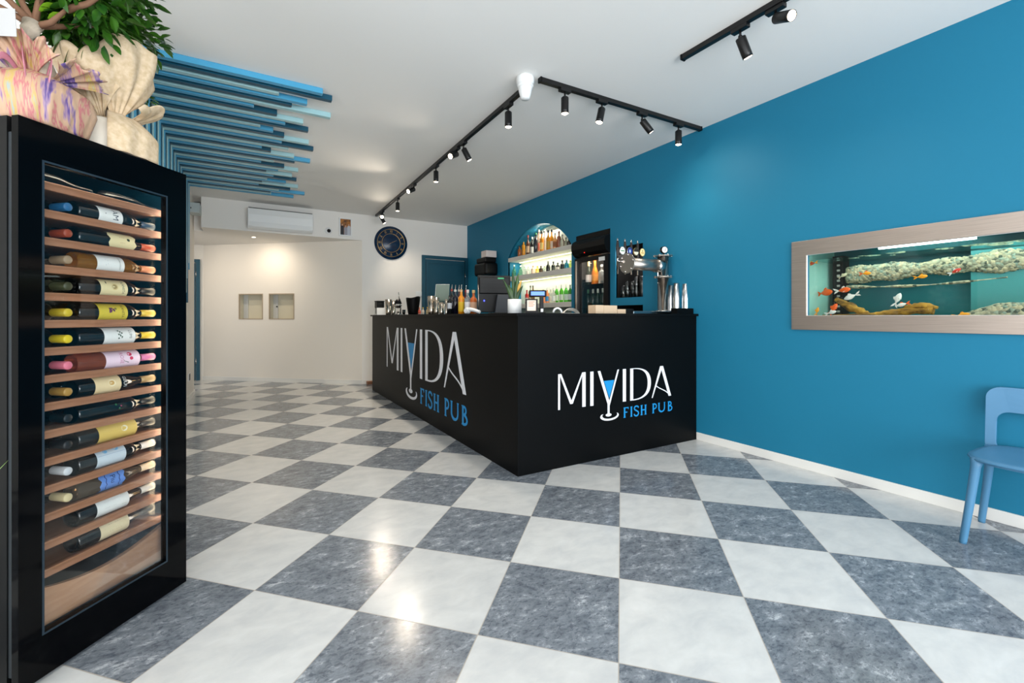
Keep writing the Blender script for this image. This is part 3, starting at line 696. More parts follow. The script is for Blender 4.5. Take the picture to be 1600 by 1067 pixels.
for k, (kind, gl, cap, labc, lab, txt, tc_, mo, name_, bcap, bname) in enumerate(LEV):
    z = zs[k+1]-0.012+BR+0.001
    gmt = None
    if kind == 'wine' and gl != DK: gmt = gm(gl, 'clear')
    if gl == (128, 112, 92): gmt = gm(gl, 'clear')
    o = bottle(kind, BH, BR, gl, cap, labc, lab, half=1.5, name='wine_bottle', n=28, wavy=0.004 if mo in ('wavy', 'crest') else 0, gmat=gmt)
    body = [q for q in kids(o)]; lp_ = [q for q in body if q.name.startswith('paper_label')]; lp_ = lp_[0] if lp_ else o
    R1 = BR*1.02; zc = BH*(lab[0]+lab[1])/2; hh = BH*(lab[1]-lab[0])/2
    if txt == 'AM':
        text_obj('label_lettering', 'AM', 0.030, gm(tc_, 'ink'), lp_, on_cyl(R1, zc+hh*0.35), 1.0)
        motif([disc(0, -hh*.45, 0.002)], gm((40, 50, 70), 'ink'), lp_, R1, zc)
    elif txt == 'GULFI': text_obj('label_lettering', txt, 0.017, gm(tc_, 'ink'), lp_, on_cyl(R1*0.96, BH*0.53), 1.0)
    elif txt: text_obj('label_lettering', txt, {'CHARDONNAY': 0.0075, 'PLANETA': 0.013, 'LUMI': 0.016, 'ROSE': 0.02, 'Piu': 0.026}[txt], gm(tc_, 'ink'), lp_, on_cyl(R1, zc+(hh*0.65 if txt not in ('Piu', 'ROSE') else (0 if txt == 'Piu' else -hh*.1))), 1.0)
    ink = lambda c, P, da=0: motif(P, gm(c, 'ink'), lp_, R1*1.002, zc, da)
    if mo == 'crest': ink((130, 70, 50), [rect(-.012, .012, -.01+j*.007, -.007+j*.007) for j in range(3)]); ink((40, 60, 36), [disc(-.004, .022, .006)])
    if mo == 'line': ink((90, 110, 150), [rect(-.012, .012, -.02, -.018), rect(-.008, .008, -.012, -.011)])
    if mo == 'seal': ink((206, 186, 130), [disc(0, .0, .013)]); ink((150, 130, 80), [disc(0, .0, .009)]); ink((34, 40, 34), [rect(-.022, -.012, -.03, -.026)])
    if mo == 'grapes': ink((96, 46, 84), [disc(-.002+random.uniform(-.008, .008), -.006+random.uniform(-.009, .009), .0035, 8) for _ in range(14)]); ink((120, 120, 40), [disc(-.008, .008, .005, 6)])
    if mo == 'sprig': ink((52, 74, 52), [stroke([(-.018, -.012), (0, .0), (.016, .006)], .002)]+[disc(-.015+.005*j, -.006+.006*((j*7) % 3), .0035, 6) for j in range(7)])
    if mo == 'rose': ink((196, 44, 84), [disc(-.014, .026, .009), disc(.004, .03, .007)]); ink((60, 74, 60), [stroke([(-.01, .018), (.012, -.0), (.02, .02)], .003)])
    if mo == 'sun': ink((206, 150, 60), [rect(-.03, .03, -.044, -.028)]); ink((240, 226, 190), [disc(0, .012, .014)]); ink((200, 160, 90), [disc(0, .012, .009)])
    if mo == 'dots':
        motif([disc(-.006, .0, .004), disc(.01, .012, .003)], gm((40, 110, 70), 'ink'), o, R1, BH*.42, 0, 'printed_mark'); motif([disc(.002, .018, .003)], gm((170, 60, 90), 'ink'), o, R1, BH*.42, 0, 'printed_mark')
    if mo == 'band': ink((16, 16, 16), [rect(-.052, .052, -.045, -.018)]); ink((230, 222, 190), [disc(0, .022, .012)]); ink((214, 184, 96), [disc(0, .022, .006), [(0, -.022), (.006, -.031), (0, -.04), (-.006, -.031)]])
    if mo == 'blue': ink((36, 104, 176), [rect(-.05, -.006, -.05, .05)]); ink((120, 180, 220), [disc(-.02, -.02, .008), disc(-.024, .02, .01)])
    if mo == 'greenbox': ink((150, 160, 130), [rect(-.02, .02, .03, .05)]); ink((120, 124, 124), [rect(-.012, .012, j, j+.0015) for j in (-.03, -.024, -.018, .0, .006)])
    if mo == 'lines': ink((110, 96, 80), [rect(-.014, .014, j, j+.0018) for j in (-.02, -.012, .004, .012, .02)])
    if mo == 'wavy': ink((40, 56, 110), [stroke([(-.035+.01*j, -.026+.004*(j % 2)) for j in range(8)], .003), stroke([(-.035+.01*j, .022+.004*(j % 2)) for j in range(8)], .003)])
    lay(o, 0.218, 0.108, z); LB(o, name_)
    if bname:
        o2 = bottle('wine', BH, BR, DK, bcap, None, name='wine_bottle', n=24)
        lay_in(o2, 0.180, 0.385, z); o2.matrix_basis = CAB @ Matrix.Translation((0.178, 0.375, z)) @ Matrix.Rotation(PI/2, 4, 'X') @ Matrix.Identity(4)
        LB(o2, bname)
    # a second dark bottle lies behind the front one, neck to the door side
    if k in (0, 1, 4, 7, 9):
        o3 = bottle('wine', BH, BR, DK, (24, 26, 28), None, name='wine_bottle', n=20)
        put(o3, CAB @ Matrix.Translation((0.30, 0.20, z)) @ RyM @ Matrix.Rotation(0, 4, 'Z')) if False else put(o3, CAB @ Matrix.Translation((0.225, 0.20, z)) @ RyM)
        LB(o3, 'plain dark bottle lying behind the ' + {0: 'AM bottle', 1: 'ragged cream label bottle', 4: 'yellow grape label bottle', 7: 'cream-orange label bottle', 9: 'yellow and black label bottle'}[k])
# clear glass pieces lying on the top shelf
for j, (x, lb) in enumerate(((0.06, 'clear empty bottle lying at the left of the top shelf of the cabinet'), (0.33, 'clear empty bottle lying at the right of the top shelf of the cabinet'))):
    o = bottle('burgundy', 0.22, 0.026, WHI, None, None, name='wine_bottle', n=24, gmat=M_clearb)
    put(o, CAB @ Matrix.Translation((x, 0.10+0.02*j, zs[0]-0.012+0.027)) @ RyM); LB(o, lb)

# ---------------------------------------------------------------- plants on the cabinet
M_leaf = mat('glossy_green_leaf', (24, 66, 18), 0.3, vary=(12, (62, 108, 28)))
M_leafy = mat('young_green_leaf', (120, 166, 36), 0.35)
M_bark = mat('grey_brown_bark', (158, 140, 122), 0.8, bump=(40, 0.4), vary=(14, (190, 176, 158)))
M_twig = mat('brown_twig', (122, 88, 66), 0.8)
def leaf_into(b, p, d, up, L, wd, fold=0.25, droop=0.2):
    d = d.normalized(); s = d.cross(up)
    if s.length < .1: s = d.cross(Vector((1, 0, 0)))
    s.normalize(); u = s.cross(d)
    sec = [(0, 0.0), (0.2, 0.7), (0.45, 1.0), (0.7, 0.8), (0.9, 0.35), (1, 0)]
    prev = None
    for t, w_ in sec:
        c = p+d*L*t-u*droop*L*t*t
        a = b.b.verts.new(c+s*wd*w_/2+u*fold*wd*w_/2); m = b.b.verts.new(c); e = b.b.verts.new(c-s*wd*w_/2+u*fold*wd*w_/2)
        if prev:
            for q in ((prev[0], prev[1], m, a), (prev[1], prev[2], e, m)):
                f = b.b.faces.new(q); f.smooth = True
        prev = (a, m, e)
def crown(name, parent, clusters, n, m, rnd, Lr=(0.045, 0.07), wr=0.48):
    b = MB()
    for _ in range(n):
        c, r = rnd.choice(clusters)
        v = Vector((rnd.gauss(0, 1), rnd.gauss(0, 1), rnd.gauss(0, .8))).normalized()
        p = Vector(c)+v*r*rnd.random()**0.45
        d = (v+Vector((rnd.uniform(-.6, .6), rnd.uniform(-.6, .6), rnd.uniform(-.5, .3))))
        L = rnd.uniform(*Lr); leaf_into(b, p, d, Vector((rnd.uniform(-.5, .5), rnd.uniform(-.5, .5), 1)).normalized(), L, L*wr, 0.25, rnd.uniform(0, .3))
    return b.build(name, m, parent, normals=False)
rp = random.Random(11)
HT = ch
# burlap plant
bp_ = empty('potted_bonsai', (-0.492, 2.300, HT), label='bushy ficus in a pot wrapped in beige burlap on top of the wine cabinet', cat='potted plant')
M_burlap = mat('beige_burlap', (212, 190, 160), 0.85, bump=(260, 0.5, 0.001), vary=(55, (192, 168, 134)))
bsdf(M_burlap).inputs['Subsurface Weight'].default_value = 0.0
M_wrapw = mat('white_wrap_paper', (232, 224, 208), 0.5, bump=(14, .4, .01))
def wob(a, z): return 1+0.03*math.sin(3*a+1)+0.02*math.sin(7*a+z*40)
MB().lathe([(0.105, 0), (0.118, 0.02), (0.124, 0.08), (0.118, 0.125), (0.09, 0.14), (0.0001, 0.14)], 40, cap=True, wob=wob).build('pot', M_wrapw, bp_)
# burlap skirt draped over the right half of the pot
def bur_low(u, v):
    a = math.radians(-78+208*u); fl = 1+0.035*math.sin(u*24)+0.02*math.sin(u*51+v*3)
    r = (0.045+0.10*min(1, v*1.9)**0.6)*fl + 0.012; z = 0.175-0.172*v**1.25
    return Vector((r*math.cos(a), r*math.sin(a), z))
MB().grid(bur_low, 60, 20).build('burlap_skirt', M_burlap, bp_, solid=0.002)
# flared collar: three big folded petals rising from the tie
def petal(a_c, wdt, Hh, reach, tip, twist=0.0):
    def fn(u, v):
        s = 2*u-1; a = a_c+s*wdt*(0.35+0.65*v)
        prof = math.sin(PI*min(1, 0.12+0.88*v)*0.5)
        edge = 1-0.42*abs(s)**2.4
        r = 0.028+reach*prof*(1-0.12*s*s)+0.012*math.sin(s*9+v*4)*v
        z = 0.155+(Hh*v**0.85)*edge+tip*s*v+0.006*math.sin(s*14+v*7)
        a += twist*v
        return Vector((r*math.cos(a), r*math.sin(a), z))
    return fn
MB().grid(petal(math.radians(-46), 1.15, 0.29, 0.135, 0.01), 40, 24).build('burlap_collar', M_burlap, bp_, solid=0.002)
MB().grid(petal(math.radians(-150), 1.1, 0.22, 0.13, 0.02), 40, 24).build('burlap_collar', M_burlap, bp_, solid=0.002)
MB().grid(petal(math.radians(5), 0.9, 0.09, 0.15, 0.02), 40, 24).build('burlap_collar', M_burlap, bp_, solid=0.002)
MB().grid(petal(math.radians(-100), 0.7, 0.17, 0.10, 0.0), 40, 24).build('burlap_collar', M_burlap, bp_, solid=0.002)
MB().grid(petal(math.radians(110), 1.0, 0.25, 0.13, 0.0), 40, 24).build('burlap_collar', M_burlap, bp_, solid=0.002)
MB().tube([(0.04*math.cos(a), 0.04*math.sin(a), 0.155) for a in [2*PI*k/20 for k in range(20)]], 0.006, closed=True).build('tie_string', M_burlap, bp_)
MB().tube([(0, 0, 0.12), (-0.01, 0.0, 0.3), (-0.04, -0.02, 0.42), (-0.03, -0.01, 0.55)], [0.03, 0.028, 0.024, 0.015], 12).build('trunk', M_bark, bp_)
for q in (((-.03, -.01, .5), (.06, -.03, .60), (.12, -.05, .66)), ((-.03, 0, .5), (-.12, -.05, .58), (-.2, -.09, .62)), ((-.03, 0, .52), (-.02, .08, .62), (0, .12, .7))):
    MB().tube(q, [0.012, 0.008, 0.004], 8).build('branch', M_twig, bp_)
cl = [((-0.02, -0.02, 0.62), 0.15), ((0.06, 0.03, 0.54), 0.12), ((-0.10, -0.09, 0.60), 0.14), ((0.02, -0.08, 0.52), 0.09), ((-0.12, -0.02, 0.48), 0.10), ((-0.02, 0.05, 0.74), 0.14), ((-0.13, -0.14, 0.5), 0.07)]
crown('foliage', bp_, cl, 2400, M_leaf, rp, (0.03, 0.05), 0.5)
crown('low_sprig', bp_, [((0.105, 0.07, 0.31), 0.03), ((0.12, 0.09, 0.27), 0.025)], 46, M_leaf, rp, (0.025, 0.04), 0.3)
# striped plant
sp_ = empty('potted_bonsai', (-0.632, 2.075, HT), label='bonsai with a thick pale trunk in colourful striped wrapping on the cabinet', cat='potted plant')
def stripes():
    m = mat('striped_wrapping', (190, 150, 128), 0.45); nt = m.node_tree; L = nt.links.new
    tc = nt.nodes.new('ShaderNodeTexCoord'); mp = nt.nodes.new('ShaderNodeMapping'); mp.inputs['Scale'].default_value = (30, 4, 4); mp.inputs['Rotation'].default_value = (0.5, 0.9, 0.6)
    n = nt.nodes.new('ShaderNodeTexNoise'); n.inputs['Scale'].default_value = 0.8; n.inputs['Detail'].default_value = 4; n.inputs['Roughness'].default_value = 0.65
    r = nt.nodes.new('ShaderNodeValToRGB'); r.color_ramp.interpolation = 'LINEAR'
    st = [(0.30, (44, 46, 56)), (0.37, (94, 72, 134)), (0.41, (156, 126, 146)), (0.44, (190, 156, 128)), (0.51, (184, 150, 124)), (0.54, (176, 96, 104)), (0.565, (184, 150, 126)), (0.61, (186, 156, 84)), (0.66, (150, 160, 156)), (0.72, (196, 156, 140))]
    e = r.color_ramp.elements
    while len(e) < len(st): e.new(0.5)
    for i, (p, c) in enumerate(st): e[i].position = p; e[i].color = rgb(*c)
    L(tc.outputs['Object'], mp.inputs[0]); L(mp.outputs[0], n.inputs['Vector']); L(n.outputs['Fac'], r.inputs[0]); L(r.outputs[0], bsdf(m).inputs['Base Color'])
    return m
M_str = stripes()
def wob2(a, z): return 1+0.05*math.sin(4*a+.5)+0.02*math.sin(17*a+z*60)+0.015*math.sin(29*a)
MB().lathe([(0.118, 0), (0.128, 0.01), (0.150, 0.09), (0.138, 0.14), (0.085, 0.175), (0.05, 0.19), (0.0001, 0.19)], 90, cap=True, wob=wob2).build('wrapped_pot', M_str, sp_)
def coll(a_c, wdt, Hh, reach, z0=0.17):
    def fn(u, v):
        s = 2*u-1; a = a_c+s*wdt*(0.4+0.6*v)
        r = 0.045+reach*v+0.010*math.sin(s*16)*v+0.006*math.sin(s*37)*v
        z = z0+Hh*v*(1-0.35*s*s)+0.012*math.sin(s*11+2)*v
        return Vector((r*math.cos(a), r*math.sin(a), z))
    return fn
for a_, w__, h_, rc in ((-0.3, 0.7, 0.05, 0.13), (-1.5, 0.7, 0.10, 0.09), (-2.6, 0.7, 0.09, 0.11), (1.2, 1.0, 0.08, 0.10)):
    MB().grid(coll(a_, w__, h_, rc), 60, 10).build('wrapping_collar', M_str, sp_, solid=0.0015)
M_rib = mat('dusty_pink_ribbon', (186, 120, 136), 0.3)
MB().tube([(0.062*math.cos(a), 0.062*math.sin(a), 0.178) for a in [2*PI*k/24 for k in range(24)]], 0.007, closed=True).build('ribbon', M_rib, sp_)
def ribl(a_, s_):
    def fn(u, v):
        r = 0.06+0.10*math.sin(PI*u)*0.9; z = 0.178+0.05*math.sin(2*PI*u)*s_+(-0.03*u)
        return Vector(((r)*math.cos(a_+0.25*u), (r)*math.sin(a_+0.25*u), z+(v-.5)*0.022))
    return fn
for a_, s_ in ((-1.55, 1), (-1.15, -1), (-1.95, -0.6)):
    MB().grid(ribl(a_, s_), 20, 3).build('ribbon_bow', M_rib, sp_, solid=0.001)
ct_ = MB().box(-0.055, 0.055, -0.0006, 0.0006, -0.04, 0.04).build('gift_card', mat('white_card', (176, 176, 176), 0.5), sp_)
ct_.location = (-0.035, -0.150, 0.275); ct_.rotation_euler = (0.1, 0.04, -0.5)
MB().box(-0.054, -0.02, -0.0010, -0.0007, 0.02, 0.0395).build('card_print', mat('red_print', (214, 40, 50), 0.5), ct_)
MB().tube([(0.02, 0, 0.15), (0.0, -0.01, 0.22), (-0.02, -0.02, 0.27), (-0.005, -0.02, 0.33), (0.0, -0.01, 0.36)], [0.055, 0.052, 0.036, 0.024, 0.027], 16).build('trunk', M_bark, sp_)
MB().tube([(-0.03, -0.02, 0.17), (-0.08, -0.03, 0.235), (-0.11, -0.03, 0.20), (-0.14, -0.02, 0.15)], [0.035, 0.028, 0.02, 0.012], 12).build('root', M_bark, sp_)
for q in (((0, -.01, .35), (.05, -.03, .37), (.09, -.04, .42), (.10, -.03, .48)), ((0, -.01, .36), (-.05, -.03, .41), (-.10, -.04, .44)), ((0, 0, .36), (.01, 0, .44), (.04, .02, .54)), ((0, 0, .36), (-.03, 0, .43), (-.04, .02, .53)), ((0, 0, .36), (.06, .04, .40), (.14, .06, .44)), ((0, 0, .36), (-.09, .0, .40), (-.17, .0, .47)), ((0.09, -.04, .42), (.15, -.06, .45), (.2, -.07, .5))):
    MB().tube(q, [0.012, 0.009, 0.006, 0.004][:len(q)], 8).build('branch', M_twig, sp_)
cl = [((0.12, -0.02, 0.52), 0.10), ((0.0, 0.0, 0.60), 0.14), ((-0.12, -0.03, 0.58), 0.12), ((0.16, 0.05, 0.46), 0.09), ((0.08, 0.09, 0.45), 0.10), ((0.2, -0.02, 0.56), 0.12)]
crown('foliage', sp_, cl, 620, M_leaf, rp, (0.045, 0.07), 0.45)
crown('young_leaves', sp_, [((0.14, -0.03, 0.42), 0.06), ((0.10, -0.02, 0.50), 0.08), ((-0.10, -0.08, 0.38), 0.03)], 22, M_leafy, rp, (0.05, 0.08), 0.42)
# plant at the left edge whose leaf tip reaches into view
q = FW*0.98-RT*1.36
pl_ = empty('potted_plant', (q.x, q.y, 0), label='plant of which one yellow-green leaf tip shows at the left edge beside the cabinet', cat='potted plant')
MB().lathe([(0.10, 0), (0.12, 0.02), (0.14, 0.25), (0.13, 0.25), (0.12, 0.22), (0.0001, 0.22)], 28).build('pot', M_whitepl, pl_)
b = MB()
for a_ in range(6):
    th = a_*1.05+0.3; tip = Vector((math.cos(th)*0.22, math.sin(th)*0.22, 0.62))
    if a_ == 0: tip = RT*0.270+Vector((0, 0, 0.85))
    base = Vector((0, 0, 0.22)); mid = base.lerp(tip, 0.55)+Vector((0, 0, 0.18))
    pts = [base.lerp(mid, t).lerp(mid.lerp(tip, t), t) for t in [k/10 for k in range(11)]]
    prev = None
    for i_, pnt in enumerate(pts):
        t = i_/10; w_ = 0.02*math.sin(PI*min(1, .1+.9*t))+0.001; s = Vector((-math.sin(th), math.cos(th), 0))
        a0_ = b.b.verts.new(pnt+s*w_); a1_ = b.b.verts.new(pnt-s*w_)
        if prev: b.b.faces.new((prev[0], prev[1], a1_, a0_))
        prev = (a0_, a1_)
b.build('foliage', M_leafy, pl_, normals=False)

# ---------------------------------------------------------------- things on the bar
def bar_pt(px, x=None, y=None): 
    p = at(px, 488, X=x, Y=y); return Vector((p.x, p.y, CT))
def top_at(p, py): return zat(p, py)-CT
M_stl = mat('shaker_steel', (196, 184, 170), 0.16, metal=1.0)
# container with black lid
p = bar_pt(589, x=1.765); p.y = 6.99; h = top_at(p, 470)
o = empty('bar_organiser', p, label='white and black napkin organiser at the far left end of the bar', cat='organiser')
MB().box(-0.045, 0.08, -0.085, 0.085, 0, h*0.5).build('white_box', M_whitepl, o, bevel=0.004)
MB().box(-0.047, -0.043, -0.045, -0.005, h*.08, h*0.5).build('black_front_panel', M_blackpl, o)
MB().box(-0.04, 0.075, -0.06, 0.088, h*0.5, h*0.93).build('black_bin', M_blackpl, o, bevel=0.01)
MB().box(-0.044, 0.08, -0.065, 0.09, h*0.93, h).build('lid', M_blackpl, o, bevel=0.004)
def shaker(px, x, pytop, r, lb, dome=True, name='cocktail_shaker', cat='cocktail shaker'):
    p = bar_pt(px, x=x); h = top_at(p, pytop); o = empty(name, p, label=lb, cat=cat)
    if dome:
        MB().lathe([(r*.72, 0), (r*.75, .004), (r, h*.62), (r, h*.64)], 24).build('tin', M_stl, o)
        MB().lathe([(r*.98, h*.62), (r*.9, h*.72), (r*.55, h*.82), (r*.5, h*.84), (r*.5, h*.95), (r*.4, h), (.0001, h)], 24, cap=False).build('cap', M_stl, o)
    else:
        MB().lathe([(r*.72, 0), (r*.75, .004), (r, h), (r*.95, h), (r*.7, .01), (.0001, .01)], 24).build('tin', M_stl, o)
    return o
shaker(607, 1.84, 468, 0.052, 'tall steel shaker tin right of the black-lidded organiser', False)
shaker(614.5, 1.96, 470, 0.040, 'narrow steel tin standing just behind the tall shaker tin', False)
# citrus press / blender like metal tool
p = bar_pt(622, x=1.88); h = top_at(p, 466)
o = empty('citrus_press', p, label='chromed manual citrus press with an upright lever between shaker and ice bucket', cat='juicer')
MB().lathe([(.05, 0), (.052, .012), (.03, .02), (.022, .05), (.0001, .05)], 24).build('base', M_chrome, o)
MB().tube([(.05, .04, 0.01), (.05, .045, h*.5), (.03, .02, h*.95)], 0.009).build('stand', M_chrome, o)
MB().lathe([(.02, h*.40), (.055, h*.55), (.05, h*.60), (.0001, h*.58)], 24).build('cup', M_chrome, o)
MB().lathe([(.055, h*.66), (.04, h*.85), (.02, h*.95), (.0001, h*.95)], 24).build('press_cone', M_blackpl, o)
MB().tube([(.03, .0, h*.9), (.0, -.05, h*1.0), (-.01, -.055, h*1.35)], .006).build('lever', M_chrome, o)
p = bar_pt(631, x=1.86); tag(MB().lathe([(.018, 0), (.024, .07), (.022, .07), (.017, .006), (.0001, .006)], 16).build('shot_glass', M_tumbler, loc=p), 'small clear shot glass in front of the black ice bucket', 'glass')
# black ice bucket with a slanted wavy rim
p = bar_pt(645.5, x=1.93); h = top_at(p, 463)
def ib(u, v):
    a = 2*PI*u; r = .062+.032*v**.8; rim = 1-.10*(0.5+.5*math.cos(a-2.2)) - .06*(0.5+.5*math.cos(3*a))
    return Vector((r*math.cos(a), r*math.sin(a), h*v*(rim if v > .8 else 1-(1-rim)*v/.8*.8)))
m = MB().grid(ib, 40, 12, closed_u=True); m.b.faces.new([m.b.verts.new((.062*math.cos(2*PI*k/40), .062*math.sin(2*PI*k/40), 0.001)) for k in range(40)])
tag(m.build('ice_bucket', M_black, solid=0.004, loc=p), 'matt black ice bucket with a slanted rim on the bar', 'ice bucket')
# small sauce bottles
for px, x, col_, cc, lb in ((655.5, 1.90, (190, 70, 40), (226, 110, 40), 'tiny red sauce bottle with orange cap beside the ice bucket'), (661, 1.93, (206, 190, 170), (226, 190, 40), 'tiny pale bottle with yellow cap, between orange cap and shaker'), (668, 1.90, (196, 170, 120), (230, 186, 30), 'tiny pale bottle with yellow cap in front of the tall open tin')):
    p = bar_pt(px, x=x); o = bottle('squat', 0.09, 0.017, col_, cc, WHI, (.1, .45), name='sauce_bottle', n=14); o.location = p; tag(o, lb, 'bottle', 'small sauce bottles on the bar')
o = shaker(674, 1.92, 463, .048, 'tall open steel tin full of straws behind the yellow-capped bottles', False, 'straw_tin', 'straw holder')
h_ = top_at(o.location, 463)
for k in range(9):
    a = k*0.7; MB().cyl((.02*math.cos(a), .02*math.sin(a), .02), (.036*math.cos(a), .036*math.sin(a), h_*1.02), .004, n=8).build('straw', mat('paper_straw', (170, 150, 130), .6) if k == 0 else bpy.data.materials['paper_straw'], o)
shaker(682, 1.95, 465, .036, 'slim steel shaker right of the straw tin', False)
shaker(690, 1.90, 472.5, .034, 'short steel jigger cup left of the acrylic stand', False, 'jigger', 'jigger')
shaker(697.5, 1.88, 467.5, .018, 'narrow steel tube left of the dark bottles', False, 'steel_tube', 'bar tool')
# acrylic scoop holder
p = bar_pt(692, x=2.12); h = top_at(p, 444.5)
o = empty('acrylic_stand', p, math.radians(60.45), label='slanted clear acrylic stand holding a grey sheet, in front of the teal door', cat='stand')
m_ac = thin_glass('acrylic', (0.72, 0.86, 0.88), 1.5, 0.1)
MB().box(-0.005, 0.0, -0.10, 0.09, 0, 0.004+h*.45).build('support', m_ac, o)
MB().box(-0.07, 0.05, -0.10, 0.09, 0, 0.004).build('base', m_ac, o)
g_ = MB().prism([(-0.085, h), (-0.075, h*.46), (0.10, h*.40), (0.085, h*1.0)], -0.004, 0.004, 'YZ').build('grey_sheet', mat('grey_green_sheet', (112, 130, 120), .4), o)
MB().tube([(0, -.085, h), (0, .085, h), (0, .10, h*.40), (0, 0.115, h*.2)], .004).build('rim', M_whitepl, o)
# bottles with pourers
def pour_bottle(px, x, pytop, kind, r, gl, cap, lab, lb, clear=False, lr=(.1, .5), pourer=True):
    p = bar_pt(px, x=x); h = top_at(p, pytop); hb = h-0.055 if pourer else h
    o = bottle(kind, hb, r, gl, cap, lab, lr, name='liquor_bottle', n=20, gmat=gm(gl, 'clear') if clear else None); o.location = p; o.rotation_euler = (0, 0, -0.4)
    if pourer: MB().tube([(0, 0, hb-.004), (0, 0, hb+.02), (0.004, 0, h)], [.008, .005, .003], 8).build('pourer', M_chrome, o)
    tag(o, lb, 'bottle', 'liquor bottles on the bar')
pour_bottle(706, 2.0, 444.5, 'tall', .032, DK, (150, 60, 50), (200, 204, 214), 'dark bottle with pourer and red neck band, leftmost of the pourer bottles', lr=(.35, .5))
pour_bottle(702.5, 1.90, 462, 'tall', .026, DK, (20, 20, 22), (206, 210, 216), 'short dark bottle with a round white label at the left of the pourer row', pourer=False, lr=(.3, .6))
pour_bottle(711.5, 1.96, 445, 'tall', .033, (10, 12, 30), (210, 214, 206), None, 'very dark tall bottle with a pale triangle at the neck, second pourer bottle')
pour_bottle(717.2, 2.08, 445, 'tall', .030, (60, 18, 16), (186, 176, 160), (90, 20, 24), 'dark red bottle with a pourer behind the orange liqueur')
pour_bottle(720.8, 1.90, 444.5, 'tall', .033, (226, 140, 20), (206, 170, 120), (220, 180, 40), 'orange-yellow liqueur bottle with pourer standing in front')
pour_bottle(728, 2.05, 446, 'tall', .031, (90, 20, 30), (150, 30, 40), (40, 42, 44), 'dark ruby bottle with pourer between the orange and the white-capped bottle')
pour_bottle(730.8, 1.93, 453, 'spirit', .033, (206, 212, 214), (226, 210, 206), (226, 226, 226), 'clear bottle with a big white cap behind the hand scanner', True, pourer=False)
pour_bottle(740, 1.96, 453.5, 'spirit', .036, (196, 92, 20), (206, 176, 120), (214, 170, 140), 'amber bottle with a cork top, rightmost of the bar bottles', pourer=False)
# hand scanner lying down
p = bar_pt(728, x=1.80); o = empty('barcode_scanner', p, math.radians(-63), 'white hand scanner lying on the bar in front of the bottles', 'scanner')
MB().sphere((0.02, 0, .032), .032, 14, (1.15, .8, 1)).build('head', M_whitepl, o)
MB().tube([(-.0, 0, .032), (.05, 0, .042), (.10, 0, .034), (.165, 0, .018)], [.024, .020, .018, .015], 14).build('handle', M_whitepl, o)
MB().tube([(.02, -.026, .03), (.02, -.030, .03)], .022, 16).build('front_ring', M_whitepl, o)
MB().sphere((.145, 0, .036), .006, 8, (1.5, 1, .5)).build('trigger', M_blackpl, o)
# point of sale monitor seen from behind
p = bar_pt(772, x=2.05); d_ = p.x*FW.x+p.y*FW.y; h = top_at(p, 430.5)
o = empty('till_monitor', p, math.radians(-18), 'large black till monitor turned away, standing on the bar behind the plant', 'monitor')
ww = 52*d_/FPX/2
hd = MB().box(-ww, ww, -0.012, 0.012, 0.015, h).build('screen_housing', M_blackpl, o, bevel=0.006)
MB().box(-ww*.93, ww*.93, -0.03, -0.012, h*.52, h*.95).build('rear_bulge', M_blackpl, hd, bevel=0.01)
for k in range(3): MB().box(-ww*.8, ww*.8, -0.032, -0.029, h*(.62+.09*k), h*(.63+.09*k)).build('vent_slot', M_greyrec, hd)
MB().box(0.03, 0.09, -0.0335, -0.030, h*.905, h*.94).build('green_sticker', mat('green_sticker', (60, 170, 110), .5), hd)
MB().prism([(-ww*.05, 0.0), (ww*.98, 0.0), (ww*.80, h*.50), (ww*.12, h*.50)], -0.075, -0.03, 'XZ').build('stand', mat('dark_grey_plastic', (42, 46, 52), .5), o, bevel=0.008)
MB().box(-ww*.3, ww*1.0, -0.12, 0.05, 0, 0.012).build('foot', M_blackpl, o, bevel=0.003)
MB().sphere((-ww*.62, -0.016, h*.34), .008, 10).build('blue_led', mat('blue_led', (60, 70, 255), .4, emis=(70, 80, 255), estr=3), hd)
MB().cyl((-ww*.95, -.015, .02), (-ww*.97, -.015, h*.75), .004).build('cable', M_chrome2, o)
# black wall-hung speaker with a white box behind the monitor
px0 = at(760, 417, X=XR-0.13)
o = empty('wall_speaker', (XR, px0.y, px0.z), label='rounded black box speaker on the blue wall above the till monitor', cat='speaker')
hh_ = 13*(px0.x*FW.x+px0.y*FW.y)/FPX
MB().box(-0.26, 0, -0.20, 0.24, -hh_*1.1, hh_*.45).build('cabinet', M_blackpl, o, bevel=0.05, seg=5)
MB().box(-0.24, -.02, -0.16, 0.18, hh_*.45, hh_*1.05).build('top_unit', M_blackpl, o, bevel=0.02)
tag(MB().box(-0.23, -.03, -0.20, -0.02, 0, hh_*.75).build('carton', mat('white_carton', (214, 204, 200), .6), loc=(XR, px0.y+0.02, px0.z+hh_*1.05)), 'small white carton on top of the black box speaker', 'box')
